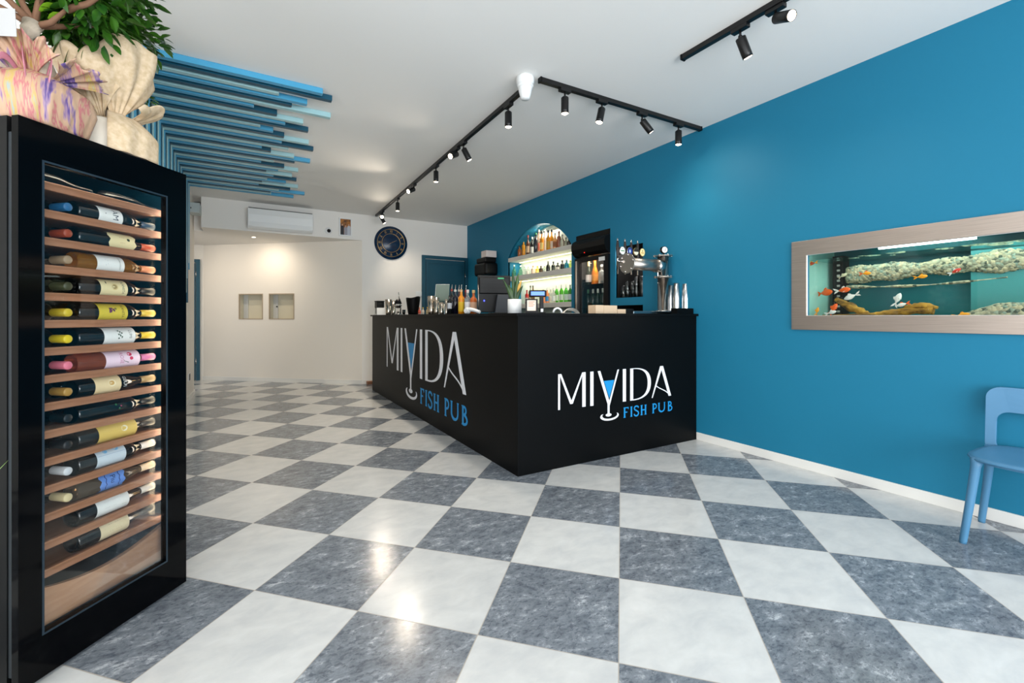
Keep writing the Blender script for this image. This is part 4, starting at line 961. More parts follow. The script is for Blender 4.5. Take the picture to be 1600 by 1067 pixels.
# snake plant in white pot
p = bar_pt(804, x=1.93); d_ = p.x*FW.x+p.y*FW.y; hp = top_at(p, 467.5)
o = empty('snake_plant', p, label='snake plant with one yellow leaf in a white pot on the bar', cat='potted plant')
rr = 10.8*d_/FPX
MB().lathe([(rr*.95, 0), (rr, .003), (rr, hp), (rr*.9, hp), (rr*.88, hp-.01), (.0001, hp-.01)], 32).build('pot', M_whitepl, o)
M_sn = mat('dark_green_leaf', (30, 58, 32), .4, vary=(30, (70, 98, 48), (1, 1, .3))); M_sny = mat('golden_leaf', (206, 160, 74), .45)
def blade(tip, wd, m, name='leaf'):
    tip = Vector(tip); base = Vector((tip.x*.15, tip.y*.15, hp-.02)); mid = Vector((tip.x*.45, tip.y*.45, hp+(tip.z-hp)*.5))
    b = MB(); side = RT
    def fn(u, v):
        c = base.lerp(mid, v).lerp(mid.lerp(tip, v), v); w_ = wd*math.sin(PI*min(1, .22+.78*v))**.8*(1-.15*v)+.0005
        s = 2*u-1; return c+side*s*w_/2+FW*abs(s)*0.006
    b.grid(fn, 6, 14); b.build(name, m, o, solid=0.002)
k_ = d_/FPX
for dx, py, wd, m_ in ((-18, 437, .036, M_sn), (-3, 424, .036, M_sn), (6, 426, .04, M_sn), (-9, 445, .034, M_sn), (11, 437, .040, M_sny), (13, 446, .034, M_sn), (3, 440, .03, M_sn)):
    blade(RT*dx*k_+FW*random.uniform(-.02, .03)+Vector((0, 0, top_at(p, py))), wd, m_)
# customer display
p = bar_pt(840, y=3.02); d_ = p.x*FW.x+p.y*FW.y; k_ = d_/FPX; h = top_at(p, 453.5)
o = empty('customer_display', p, -YAW, 'small black customer display with a blue screen on a post', 'display')
MB().box(3*k_, 9*k_, -0.02, 0.02, 0, h-7*k_).build('post', M_blackpl, o, bevel=0.003)
MB().box(-6*k_, 12*k_, -0.035, 0.04, 0, .010).build('foot', M_blackpl, o, bevel=0.003)
hd = MB().box(-13.5*k_, 13.5*k_, -.02, .015, h-10.5*k_, h).build('display_housing', M_blackpl, o, bevel=0.008)
MB().box(-10.5*k_, 10.5*k_, -.0215, -.0195, h-8*k_, h-2.2*k_).build('lit_screen', mat('blue_screen', (90, 130, 230), .4, emis=(80, 124, 235), estr=.9), hd)
MB().box(4.5*k_, 8.5*k_, -.0215, -.0195, .012, .012+5*k_).build('white_sticker', M_whitepl, o)
p = bar_pt(830.5, y=2.93); d_ = p.x*FW.x+p.y*FW.y; k_ = d_/FPX; h = top_at(p, 467)
o = empty('card_stand', p, -YAW, 'small black-framed card with reddish print in front of the customer display', 'sign')
MB().prism(rect(-9.5*k_, 9.5*k_, 0, h), -.006, .006, 'XZ', holes=[rect(-7*k_, 7*k_, 4*k_, h-2*k_)]).build('frame', M_blackpl, o)
MB().box(-9*k_, 9*k_, -.02, .03, 0, .006).build('foot', M_blackpl, o)
cd_ = MB().box(-7.2*k_, 7.2*k_, -.001, .003, 3.8*k_, h-1.8*k_).build('card', mat('warm_white_card', (246, 226, 206), .5), o)
for j in range(4): MB().box(-5*k_, (5-j % 2*2)*k_, -.002, -.001, h-(5+j*2.2)*k_, h-(4.2+j*2.2)*k_).build('printed_line', gm((190, 90, 60), 'ink'), cd_)
# white roll and folded cloth
p = bar_pt(871, y=2.95); o = MB().tube([(0.034*math.cos(a), 0, 0.036*math.sin(a)+.001) for a in [PI*k/14 for k in range(15)]], 0.0085, 10).build('headband_roll', M_whitepl, loc=(p.x, p.y, p.z+.006)); o.rotation_euler = (0, 0, -YAW)
tag(o, 'white curved hoop standing on the bar left of the folded white cloth', 'tape roll')
p = bar_pt(891, y=2.98)
def cl_(u, v):
    s = 2*u-1; return Vector((s*.07, (v-.5)*.09, .001+.045*(1-abs(s)**2.6)*(0.75+.25*math.sin(v*3+1))))
o = MB().grid(cl_, 22, 10).box(-.069, .069, -.045, .045, 0, .004).build('folded_cloth', mat('white_cloth', (226, 224, 218), .8, bump=(60, .3)), loc=p); o.rotation_euler = (0, 0, -.35)
tag(o, 'folded white cloth lying on the bar below the arched niche', 'cloth')
# napkin boxes
M_kraft = mat('pale_kraft_board', (214, 188, 158), .7)
def bx(px0, px1, pyt, y, lb, m, name, cat, grp=None, dep=.10):
    a = bar_pt(px0, y=y); b_ = bar_pt(px1, y=y); h = top_at(a, pyt)
    o = MB().box(0, b_.x-a.x-.001, 0, dep, 0, h).build(name, m, loc=a, bevel=.002); tag(o, lb, cat, grp); return o
bx(931, 943.4, 476.5, 2.90, 'left one of two pale kraft stacks of napkins on the bar', M_kraft, 'napkin_stack', 'napkins', 'kraft napkin stacks')
bx(943.6, 964.5, 477, 2.90, 'right and wider one of two pale kraft stacks of napkins on the bar', M_kraft, 'napkin_stack', 'napkins', 'kraft napkin stacks')
bx(965, 978, 483, 2.90, 'low flat pale box right of the kraft napkin stacks', M_kraft, 'flat_box', 'box')
bx(978.4, 990, 482.5, 2.93, 'small dark flat case left of the steel drip tray', M_blackpl, 'flat_case', 'case')
# drip tray and beer tower
TY = 3.03
a = bar_pt(990, y=TY-.10); b_ = bar_pt(1058, y=TY-.10)
tray = empty('drip_tray', (0, 0, CT), label='flat brushed steel drip tray under the beer tower', cat='drip tray')
MB().box(a.x, b_.x, TY-.10, TY+.20, 0, .024).build('tray', mat('tray_steel', (150, 164, 170), .22, metal=1), tray, bevel=.003)
MB().box(a.x+.02, b_.x-.02, TY-.08, TY+.18, .0242, .0262).build('grate', M_chrome2, tray)
vp = bar_pt(1036, y=TY+.02); vx = vp.x; d_ = vp.x*FW.x+vp.y*FW.y
tw = empty('beer_tower', (vx, TY+.02, CT+.027), label='polished steel pipe beer tower with a bolted arm, gauge and four taps', cat='beer tap')
zc_ = zat(vp, 416)-CT-.027; zt_ = zat(vp, 401)-CT-.027; R_ = .054
MB().lathe([(R_*1.4, 0), (R_*1.4, .008), (R_, .010), (R_, zt_)], 36).build('column', M_chrome, tw)
def flange(name, c, axis, r, th, nb, par=None):
    Mx = Matrix.Translation(Vector(c)) @ Vector(axis).to_track_quat('Z', 'Y').to_matrix().to_4x4()
    f = MB().lathe([(r, 0), (r, th)], 40, Mx).build(name, M_chrome2, tw)
    bb = None
    for k in range(nb):
        a_ = 2*PI*k/nb+.3; M2 = Mx @ Matrix.Translation((r*.84*math.cos(a_), r*.84*math.sin(a_), -.004))
        MB().lathe([(.010, 0), (.010, .008), (.006, .010), (.006, th+.004), (.011, th+.004), (.010, th+.013), (.0001, th+.016)], 10, M2).build('bolt', M_chrome, f)
    return f
flange('top_flange', (0, 0, zt_), (0, 0, 1), .094, .008, 6)
flange('lower_flange', (0, 0, zc_-.115), (0, 0, 1), .088, .010, 6)
pe = bar_pt(981, y=TY+.02); Lp = vx-pe.x
MB().cyl((-Lp, 0, zc_), (-.045, 0, zc_), .058, n=36).build('arm', M_chrome2, tw)
MB().cyl((-.115, 0, zc_), (-.03, 0, zc_), .066, n=36).build('arm_collar', M_chrome, tw)
flange('end_flange', (-Lp-.004, 0, zc_), (-1, 0, 0), .096, .010, 6)
gg = MB().cyl((0, -.028, zt_+.065), (0, .0, zt_+.065), .036, n=28).cyl((0, -.01, zt_+.008), (0, -.01, zt_+.035), .008, n=10).build('pressure_gauge', M_blackpl, tw)
gg.rotation_euler = (0, 0, -.3)
MB().cyl((0, -.0285, zt_+.065), (0, -.030, zt_+.065), .030, n=24).build('gauge_dial', M_whitepl, gg)
MB().prism([(-.002, zt_+.05), (.002, zt_+.05), (.013, zt_+.083), (.011, zt_+.085)], -.0315, -.0305, 'XZ').build('gauge_needle', M_blackpl, gg)
MB().box(-.032, .032, -.0685, -.067, zc_-.009, zc_+.009).build('name_plate', mat('engraved_plate', (90, 84, 80), .4, metal=.5), tw) if False else None
BAD = [((232, 236, 228), (40, 130, 70), 'white oval badge with green print'), ((28, 50, 130), (170, 200, 226), 'dark blue badge with a pale emblem'), ((40, 38, 34), (226, 222, 200), 'black and white badge with a gold rim'), ((236, 220, 160), (180, 130, 50), 'cream and gold badge')]
for k, px in enumerate((965, 976.6, 986.4, 996.4)):
    q = at(px, 416, Y=TY+.14); x_ = q.x-vx
    zt2 = zat(q, 371.5+k*1.4)-CT-.027
    th_ = MB().lathe([(.007, 0), (.012, .02), (.0155, .10), (.012, zt2-zc_-.11), (.008, zt2-zc_-.085)], 14, Matrix.Translation((x_, .12, zc_+.06))).build('tap_handle', mat('tap_handle_dark', (36, 26, 24), .35) if k == 0 else bpy.data.materials['tap_handle_dark'], tw)
    MB().lathe([(.008, 0), (.010, .006), (.005, .012), (.006, .022), (.0001, .026)], 12, Matrix.Translation((x_, .12, zt2-.028))).build('finial', M_chrome, th_)
    MB().tube([(x_, .04, zc_+.02), (x_, .12, zc_+.03), (x_, .12, zc_-.09)], [.013, .013, .009], 12).cyl((x_, .12, zc_+.02), (x_, .12, zc_+.065), .011, n=12).build('faucet', M_chrome, tw)
    bx_ = x_+.045; bz = zat(q, 391.5+k*.9)-CT-.027
    bd = MB().lathe([(.033, 0), (.033, .006)], 28, Matrix.Translation((bx_, .105, bz)) @ MX @ Matrix.Diagonal((1, 1.15, 1, 1))).build('badge', gm(BAD[k][0], 'label'), tw); bd['label'] = BAD[k][2]
    MB().lathe([(.0325, .004), (.036, .004), (.036, -.002), (.0325, -.002)], 28, Matrix.Translation((bx_, .102, bz)) @ MX @ Matrix.Diagonal((1, 1.15, 1, 1)), cap=False).build('badge_rim', (M_chrome, M_chrome, M_gold, M_gold)[k], bd)
    MB().cyl((x_, .115, bz-.035), (bx_, .105, bz-.03), .006, n=8).build('badge_bracket', M_blackpl, bd)
    if k == 0: MB().box(bx_-.022, bx_+.022, .0975, .0988, bz-.005, bz+.003).prism([(bx_-.004, bz+.016), (bx_+.004, bz+.016), (bx_, bz+.026)], .0975, .0988, 'XZ').build('badge_print', gm(BAD[k][1], 'ink'), bd)
    if k == 1: MB().lathe([(.014, 0), (.014, .001)], 16, Matrix.Translation((bx_, .0985, bz)) @ MX @ Matrix.Diagonal((.8, 1.2, 1, 1))).build('badge_print', gm(BAD[k][1], 'ink'), bd)
    if k == 2: MB().prism([(bx_+.030*math.cos(t_), bz+.033*math.sin(t_)) for t_ in [PI+PI*j/12 for j in range(13)]], .0975, .0988, 'XZ').build('badge_print', gm(BAD[k][1], 'ink'), bd)
    if k == 3: MB().box(bx_-.018, bx_+.018, .0975, .0988, bz-.009, bz-.002).build('badge_print', gm(BAD[k][1], 'ink'), bd); MB().lathe([(.006, 0), (.006, .001)], 12, Matrix.Translation((bx_, .0985, bz+.014)) @ MX).build('badge_print', gm((30, 30, 30), 'ink'), bd)
# stacked cups
for px, y, pyt, lb in ((1047.8, 3.03, 446, 'short stack of steel-grey cups just right of the beer tower column'), (1056.8, 2.95, 442.5, 'tall stack of steel-grey cups, middle one of the three right of the tower'), (1071.5, 2.88, 443.5, 'stack of steel-grey cups standing alone at the right end of the bar')):
    p = bar_pt(px, y=y); tz = 0.0 if px > 1060 else .027
    h = top_at(p, pyt)-tz; r = .031 if px < 1060 else .038
    o = empty('cup_stack', (p.x, p.y, CT+tz), label=lb, cat='cups', group='stacked cups right of the beer tower')
    n = 7; ct_h = h*.55; st = (h-ct_h)/(n-1)
    c0 = None
    for k in range(n):
        if c0 is None: c0 = MB().lathe([(r, 0), (r*1.02, .004), (r*.8, ct_h), (r*.74, ct_h), (.0001, ct_h-.001)], 20, cap=False).build('cup', mat('cup_steel', (214, 217, 220), .28, metal=1.0), o); q = c0
        else: q = c0.copy(); col.objects.link(q)
        q.location = (0, 0, st*k)

# ---------------------------------------------------------------- arched niche: shelves and bottles
y0, y1 = ARC[0], ARC[1]
M_shelf = mat('white_shelf', (226, 222, 212), .5); M_strip = mat('warm_led_strip', (255, 240, 200), .5, emis=(255, 240, 196), estr=4)
SH = [(2.065, 2.128), (1.752, 1.822), (1.30, 1.368)]
for k, (za, zb) in enumerate(SH):
    o = empty('niche_shelf', (XR, 0, za), label=('top white shelf of the arched bottle niche', 'middle white shelf of the arched bottle niche', 'lowest white shelf of the arched bottle niche')[k], cat='shelf', group='white shelves in the arched niche')
    MB().box(-.001, .248, y0+.002, y1-.002, 0, zb-za).build('board', M_shelf, o, bevel=.002)
    if k < 2:
        MB().box(.20, .215, y0+.03, y1-.03, -.006, 0).build('led_strip', M_strip, o)
        area('niche_led', (XR+.13, (y0+y1)/2, za-.012), (0, 0, 0), .04, y1-y0-.1, 3.2, (1, .93, .76))
area('niche_crown_led', (XR+.19, (y0+y1)/2, 2.50), (0, .5, 0), .04, .5, 3.5, (1, .95, .8))
# counter behind the bar
o = tag(MB().box(3.2, XR-.004, 4.62, 7.2, 0, 1.10).build('back_counter', M_black), 'black back counter along the blue wall below the bottle niche', 'counter')
o1 = (780, 340); z1_ = 7.625
def nb(shelf, row, x=XR+.10):
    zb = SH[shelf][1]; out = []
    sh = ('top', 'middle', 'lowest')[shelf]
    for i, (cx_, ty, kind, gl, cap, lab, clear, desc) in enumerate(row):
        px = o1[0]+cx_/z1_; py = o1[1]+ty/z1_
        p = at(px, py, X=x-.03+(.07 if i % 2 else 0)); h = max(.10, p.z-zb); wpx = .030
        o = bottle(kind, h, wpx, gl, cap, lab, (.12, .45), name='liquor_bottle', n=14, gmat=gm(gl, 'clear') if clear else None)
        o.location = (p.x, min(max(p.y, y0+.04), y1-.05), zb+.0005); o.rotation_euler = (0, 0, -PI/2+.5)
        tag(o, '%s, %s from left on %s niche shelf' % (desc, ORD[i], sh), 'bottle', 'bottles on the %s niche shelf' % sh)
AMB, BRN, CLR, GRN, BLK = (206, 130, 24), (84, 44, 22), (226, 232, 228), (70, 150, 30), (12, 14, 18)
nb(0, [(242, 335, 'spirit', (150, 84, 34), BLK, None, False, 'small brown bottle'), (290, 268, 'tall', (226, 150, 30), WHI, None, False, 'amber liqueur bottle'), (343, 212, 'spirit', BRN, (150, 60, 50), (206, 176, 140), False, 'dark brown bottle with cream label'),
       (393, 232, 'spirit', BLK, (190, 196, 190), WHI, False, 'black bottle with white label'), (436, 185, 'tall', (20, 24, 40), (40, 130, 60), None, False, 'dark bottle with green cap'), (472, 146, 'tall', (226, 190, 170), (200, 204, 200), (206, 110, 90), True, 'tall pale bottle with pink label'),
       (508, 165, 'spirit', AMB, (20, 20, 22), (226, 200, 120), False, 'amber bottle with black cap'), (545, 148, 'tall', (200, 196, 190), (190, 186, 180), (206, 200, 192), False, 'tall silver-grey bottle'), (584, 153, 'spirit', (214, 140, 20), BLK, (190, 150, 60), False, 'golden rum bottle with black cap'),
       (625, 142, 'spirit', (226, 160, 40), BLK, WHI, False, 'gold bottle with large black cap and white label'), (665, 185, 'squat', (206, 150, 110), (180, 190, 190), (190, 130, 90), True, 'squat copper-tinted bottle'), (712, 165, 'tall', (190, 120, 96), (180, 100, 80), None, False, 'tall rose-copper bottle'),
       (752, 205, 'squat', (206, 206, 196), (180, 180, 176), None, True, 'squat clear decanter'), (795, 238, 'spirit', (200, 204, 196), (150, 150, 146), None, True, 'clear bottle'), (832, 252, 'spirit', (60, 56, 50), (40, 40, 38), None, False, 'small dark bottle by the niche edge')])
nb(1, [(178, 565, 'squat', (120, 196, 160), (226, 232, 230), None, True, 'pale green gin bottle'), (255, 572, 'squat', (140, 200, 166), (220, 230, 226), None, True, 'pale green round gin bottle'), (300, 578, 'tall', CLR, (210, 214, 210), None, True, 'slim clear vodka bottle'),
       (345, 572, 'spirit', CLR, (214, 214, 206), (206, 206, 200), True, 'clear bottle with white label'), (402, 575, 'spirit', (232, 200, 176), (206, 170, 130), (232, 206, 186), False, 'pinkish gin bottle'), (455, 578, 'spirit', (230, 190, 60), (226, 190, 70), (232, 214, 120), False, 'yellow limoncello bottle'),
       (498, 582, 'spirit', (40, 30, 24), (50, 40, 30), (90, 70, 50), False, 'dark brown bottle'), (540, 575, 'tall', (206, 222, 206), (210, 220, 210), (226, 230, 222), True, 'clear square bottle with white label'), (583, 520, 'squat', BLK, (120, 120, 116), (30, 36, 44), False, 'big black gin bottle'),
       (645, 525, 'spirit', (14, 20, 24), (40, 40, 44), (60, 66, 64), False, 'black bottle with grey label'), (697, 540, 'spirit', BLK, (30, 30, 30), (214, 206, 196), False, 'black bottle with white pointed label'), (752, 512, 'spirit', (12, 18, 22), (60, 50, 40), None, False, 'very dark bottle'),
       (803, 502, 'squat', (20, 130, 150), (190, 196, 190), (150, 206, 214), False, 'blue gin bottle'), (848, 512, 'spirit', (190, 206, 120), (206, 190, 60), None, True, 'yellow-green bottle')])
nb(2, [(330, 865, 'tall', (190, 40, 34), (150, 30, 30), (206, 190, 180), False, 'red aperitif bottle'), (372, 812, 'tall', (190, 190, 176), (60, 60, 58), None, True, 'clear bottle behind the display'), (402, 812, 'tall', (150, 120, 90), (50, 50, 50), None, True, 'pale brown bottle'),
       (525, 862, 'spirit', (226, 120, 70), (90, 60, 40), (232, 150, 110), False, 'orange-red bottle'), (572, 842, 'spirit', (232, 140, 84), (226, 226, 220), (70, 150, 200), False, 'orange bottle with blue label'), (612, 842, 'spirit', CLR, (206, 206, 200), WHI, True, 'clear water bottle'), (648, 842, 'spirit', CLR, (206, 206, 200), WHI, True, 'clear water bottle with white label'),
       (685, 808, 'wine', (60, 160, 24), (206, 210, 200), (206, 216, 206), False, 'green mineral water bottle'), (742, 800, 'wine', (80, 180, 20), (206, 210, 200), (214, 222, 206), False, 'bright green beer bottle'), (797, 795, 'wine', (60, 170, 30), (206, 210, 200), (206, 214, 214), False, 'green bottle with pale label'), (846, 800, 'wine', (50, 140, 36), (206, 210, 200), (206, 214, 214), False, 'green bottle against the niche edge')])

# ---------------------------------------------------------------- display fridge
fy0, fy1 = 3.91, 4.53
fr = empty('display_fridge', (XR, fy0, 0.021), label='black glass-door drinks fridge set into the blue wall right of the arched niche', cat='fridge')
fw = fy1-fy0; fz = -0.021
b = MB(); b.box(.03, .52, 0, .03, 0, 2.19).box(.03, .52, fw-.03, fw, 0, 2.19).box(.49, .52, .03, fw-.03, 0, 2.19).box(.03, .49, .03, fw-.03, 2.05, 2.19).box(.03, .49, .03, fw-.03, 0, .12)
b.build('body', M_blackpl, fr)
MB().box(.45, .488, .031, fw-.031, .12, 1.92).build('liner', mat('brown_fridge_liner', (122, 100, 84), .5), fr)
MB().prism([(.03, 1.90), (-.02, 1.91), (-.06, 1.945), (-.085, 2.0), (-.085, 2.06), (-.06, 2.10), (-.02, 2.125), (.03, 2.13)], 0.002, fw-.002, 'XZ').build('curved_header', M_blackpl, fr)
MB().box(-.002, .03, .002, fw-.002, 2.13, 2.19).build('top_fascia', M_blackpl, fr)
dr = MB().prism([(0.002, .05), (fw-.002, .05), (fw-.002, 1.895), (0.002, 1.895)], -.03, .004, 'YZ', holes=[rect(.075, fw-.10, .13, 1.84)]).build('door', M_blackpl, fr)
MB().box(-.016, -.011, .07, fw-.095, .125, 1.845).build('glass_pane', M_pane, dr)
MB().box(-.052, -.031, fw-.075, fw-.045, .3, 1.86).build('steel_handle', M_chrome, dr)
MB().box(-.0315, -.030, .055, .16, 1.82, 1.868).build('white_sticker', M_whitepl, dr)
MB().sphere((-.062, fw*.62, 1.95), .006, 8).build('red_light', mat('red_led', (255, 30, 20), .5, emis=(255, 30, 20), estr=2), fr)
for z in (.62, 1.0, 1.26, 1.56): MB().box(.06, .44, .031, fw-.031, z-.006, z).build('glass_shelf', M_tumbler, fr)
area('fridge_light', (XR+.12, (fy0+fy1)/2, 2.0), (0, 0, 0), .1, .4, 9, (1, .9, .78))
fzs = 1.56+.0215
for y_, kind, gl, cap, lab, h_, lb in ((at(920, 450, X=XR+.14).y, 'burgundy', (30, 40, 26), (206, 180, 120), (232, 226, 220), .31, 'champagne bottle with gold foil and white label on the upper fridge shelf'), (at(929.5, 450, X=XR+.14).y, 'burgundy', (226, 120, 20), (222, 120, 30), (236, 150, 40), .30, 'champagne bottle in orange on the upper fridge shelf'), (at(940, 450, X=XR+.14).y, 'spirit', CLR, (190, 190, 186), None, .24, 'clear bottle at the right of the upper fridge shelf')):
    o = bottle(kind, h_, .042, gl, cap, lab, (.12, .42), .3, name='drinks_bottle', n=18, gmat=gm(gl, 'clear') if lab is None else None); o.location = (XR+.14, y_, fzs); o.rotation_euler = (0, 0, -PI/2+.6); tag(o, lb, 'bottle', 'bottles in the fridge')
for k in range(4):
    o = bottle('wine', .24, .033, (20, 44, 30), (196, 206, 200) if k else (60, 130, 90), None, name='drinks_bottle', n=16, capf=.25); o.location = (XR+.14, at(919+7.6*k, 470, X=XR+.14).y, 1.26+.0215); o.rotation_euler = (0, 0, 1)
    tag(o, ('dark green bottle leftmost on the second fridge shelf', 'dark green white-capped bottle under the white-label champagne', 'dark green white-capped bottle under the orange champagne', 'dark green white-capped bottle rightmost on the second fridge shelf')[k], 'bottle', 'bottles in the fridge')

# glasses in the dark recess
g0 = None
for k, (y_, x_, st) in enumerate(((3.755, .06, 1), (3.68, .05, 2), (3.61, .07, 2), (3.545, .05, 3), (3.47, .06, 3), (3.64, .16, 3), (3.50, .16, 4))):
    o = empty('beer_glass_stack', (XR+x_, y_, GN[2]+.001), label=('single upturned glass at the left of the dark wall recess', 'upturned glass stack second from left in the dark recess', 'upturned glass stack left of the middle in the dark recess', 'upturned glass stack right of the middle in the dark recess', 'upturned glass stack at the right edge of the dark recess', 'taller glass stack at the back middle of the dark recess', 'tallest glass stack at the back right of the dark recess')[k], cat='glasses', group='upturned glasses in the dark recess')
    for j in range(st):
        if g0 is None: g0 = MB().lathe([(.031, 0), (.033, .002), (.025, .135), (.022, .138), (.0001, .138)], 18, cap=False).build('glass', M_tumbler, o); q = g0
        else: q = g0.copy(); col.objects.link(q); q.parent = o
        q.location = (0, 0, .045*j)
area('recess_light', (XR+.10, 3.61, 1.955), (0, 0, 0), .1, .3, 2.5, (1, .95, .9))

# ---------------------------------------------------------------- aquarium
aq = empty('aquarium', (XR, 0, 0), label='long built-in aquarium with a wide brushed steel frame in the blue wall', cat='aquarium')
ay0, ay1, az0, az1 = AQ
MB().prism(rect(ay0-.11, 1.888, 1.068, 1.75), -.018, -.0005, 'YZ', holes=[rect(ay0+.004, ay1-.004, az0+.004, az1-.004)]).build('steel_frame', M_steel, aq, bevel=.002)
MB().prism(rect(ay0+.002, ay1-.002, az0+.002, az1-.002), -.012, .0, 'YZ', holes=[rect(ay0+.0055, ay1-.0055, az0+.0055, az1-.0055)]).build('white_edge', M_whitepl, aq)
AD = .42
M_aqb = mat('deep_teal_backing', (4, 84, 90), .5, vary=(2.5, (8, 104, 106)))
MB().box(AD, AD+.02, ay0, ay1, az0-.05, az1+.05).build('back_panel', M_aqb, aq)
MB().box(.03, AD, ay0, ay1, az0-.05, az0-.03).build('tank_floor', mat('sandy_floor', (150, 150, 120), .8), aq)
MB().box(.03, AD, ay1, ay1+.02, az0-.05, az1+.05).build('side_panel', mat('pale_green_side', (150, 206, 188), .12, spec=.8), aq)
MB().box(.03, AD, ay0-.02, ay0, az0-.05, az1+.05).build('side_panel', M_aqb, aq)
MB().box(.03, AD+.02, ay0, ay1, az1+.05, az1+.07).build('hood', mat('white_hood', (220, 226, 226), .5), aq)
MB().box(.022, .028, ay0, ay1, az0-.03, az1+.03).build('front_glass', M_pane, aq)
MB().cyl((.30, .95, az1+.028), (.30, 1.45, az1+.028), .010, n=12).build('lamp_tube', mat('aquarium_tube', (240, 255, 255), .5, emis=(225, 255, 250), estr=8), aq)
fl_ = MB().box(AD-.12, AD-.02, ay1-.11, ay1-.04, az0-.03, az1).build('filter_column', M_blackpl, aq)
for k in range(10): MB().box(AD-.122, AD-.120, ay1-.09, ay1-.07, az0+.03+k*.04, az0+.045+k*.04).build('filter_slot', M_chrome2, fl_)
MB().box(AD-.10, AD, -.75, .98, az0-.03, az1-.02).build('divider_panel', mat('pale_teal_panel', (50, 130, 128), .4), aq)
# water surface seen from below
ws = MB().grid(lambda u, v: Vector((.03+(AD-.03)*u, ay0+(ay1-ay0)*v, az1-.045+.0015*math.sin(v*90+u*12)+.001*math.sin(v*41-u*20))), 16, 240)
m_w = mat('water_surface', (120, 190, 190), .06, metal=.85); ws.build('water_surface', m_w, aq)
area('aquarium_light', (XR+.2, .6, az1-.052), (0, 0, 0), .25, 2.0, 5, (.82, 1, .96))
# gravel mirrored in the water, built as a solid bank; real mound at right
def peb_mat():
    m = mat('pale_pebbles', (176, 176, 146), .8); nt = m.node_tree; L = nt.links.new
    tc = nt.nodes.new('ShaderNodeTexCoord'); v = nt.nodes.new('ShaderNodeTexVoronoi'); v.inputs['Scale'].default_value = 60; L(tc.outputs['Object'], v.inputs['Vector'])
    r = nt.nodes.new('ShaderNodeValToRGB'); e = r.color_ramp.elements
    st = [(0, (60, 74, 60)), (.3, (136, 138, 112)), (.6, (182, 172, 134)), (1, (120, 142, 124))]
    while len(e) < 4: e.new(.5)
    for i, (p_, c_) in enumerate(st): e[i].position = p_; e[i].color = rgb(*c_)
    sx = nt.nodes.new('ShaderNodeSeparateColor'); L(v.outputs['Color'], sx.inputs[0]); L(sx.outputs[0], r.inputs[0]); L(r.outputs[0], bsdf(m).inputs['Base Color'])
    bp = nt.nodes.new('ShaderNodeBump'); bp.invert = True; bp.inputs['Strength'].default_value = .8; bp.inputs['Distance'].default_value = .01; L(v.outputs['Distance'], bp.inputs['Height']); L(bp.outputs[0], bsdf(m).inputs['Normal'])
    return m
M_peb = peb_mat()
rq = random.Random(5)
def bank(u, v):
    y = ay1-.13-u*(ay1-ay0-.14); a = PI*v
    zc = 1.488+.028*min(1, u*2.5); hh = .052+.010*math.sin(u*23)+.008*math.sin(u*61)
    return Vector((AD-.10-.03*math.sin(a)+rq.uniform(-.005, .005), y, zc+hh*math.cos(a)+rq.uniform(-.006, .006)))
o = MB().grid(bank, 260, 14).build('mirrored_pebbles', M_peb, solid=.01, loc=(XR, 0, 0), normals=False)
tag(o, 'long pale band of mirrored pebbles running across the back of the aquarium', 'pebbles', kind='stuff')
def rootf(u, v):
    y = ay1-.16-u*.82; a = 2*PI*v; r = (.012+.006*math.sin(u*19))*(1-.5*u)
    return Vector((AD-.18+r*math.cos(a), y, 1.395-.02*math.sin(u*PI)+.01*u+r*.8*math.sin(a)))
tag(MB().grid(rootf, 60, 8).build('pebble_streak', M_peb, loc=(XR, 0, 0)), 'thin drooping gravelly branch hanging below the mirrored pebble band', 'branch')
def mound(u, v):
    y = .97-1.65*u; x = .05+.27*v; h_ = .085*min(1, u*8+.25)*min(1, v*7)*math.sin(PI*min(1, .35+.5*v))+.006*rq.random()
    return Vector((x, y, az0-.03+h_+.02))
tag(MB().grid(mound, 100, 16).build('pebble_mound', M_peb, loc=(XR, 0, 0)), 'mound of pale pebbles on the right floor of the aquarium', 'pebbles', kind='stuff')
# driftwood
M_dw = mat('driftwood', (66, 42, 14), .8, bump=(40, 1.0, .01), vary=(26, (190, 144, 48), (1, .35, 1)))  # yellow noise puts the lit branch tops into the wood colour
dw = empty('driftwood', (XR, 0, 0), label='brown driftwood branches on the left floor of the aquarium', cat='driftwood')
def limb(pts, rad, name):
    b = MB(); P = []; 
    for i in range(len(pts)-1):
        for t in range(6): P.append((Vector(pts[i]).lerp(Vector(pts[i+1]), t/6)+Vector((rq.uniform(-.004, .004),)*3), rad[i]+(rad[i+1]-rad[i])*t/6))
    P.append((Vector(pts[-1]), rad[-1])); b.tube([q[0] for q in P], [q[1]*rq.uniform(.7, 1.3) for q in P], 10); return b.build(name, M_dw, dw)
limb([(.16, 1.66, 1.30), (.14, 1.58, 1.25), (.12, 1.47, 1.195), (.10, 1.40, 1.165)], [.020, .030, .024, .012], 'leaning_branch')
limb([(.10, 1.72, 1.165), (.08, 1.5, 1.172), (.09, 1.38, 1.18), (.10, 1.26, 1.205), (.12, 1.10, 1.21)], [.018, .018, .016, .024, .026], 'floor_branch')
limb([(.10, 1.24, 1.232), (.11, 1.16, 1.245), (.12, 1.08, 1.225)], [.014, .020, .012], 'top_knot')
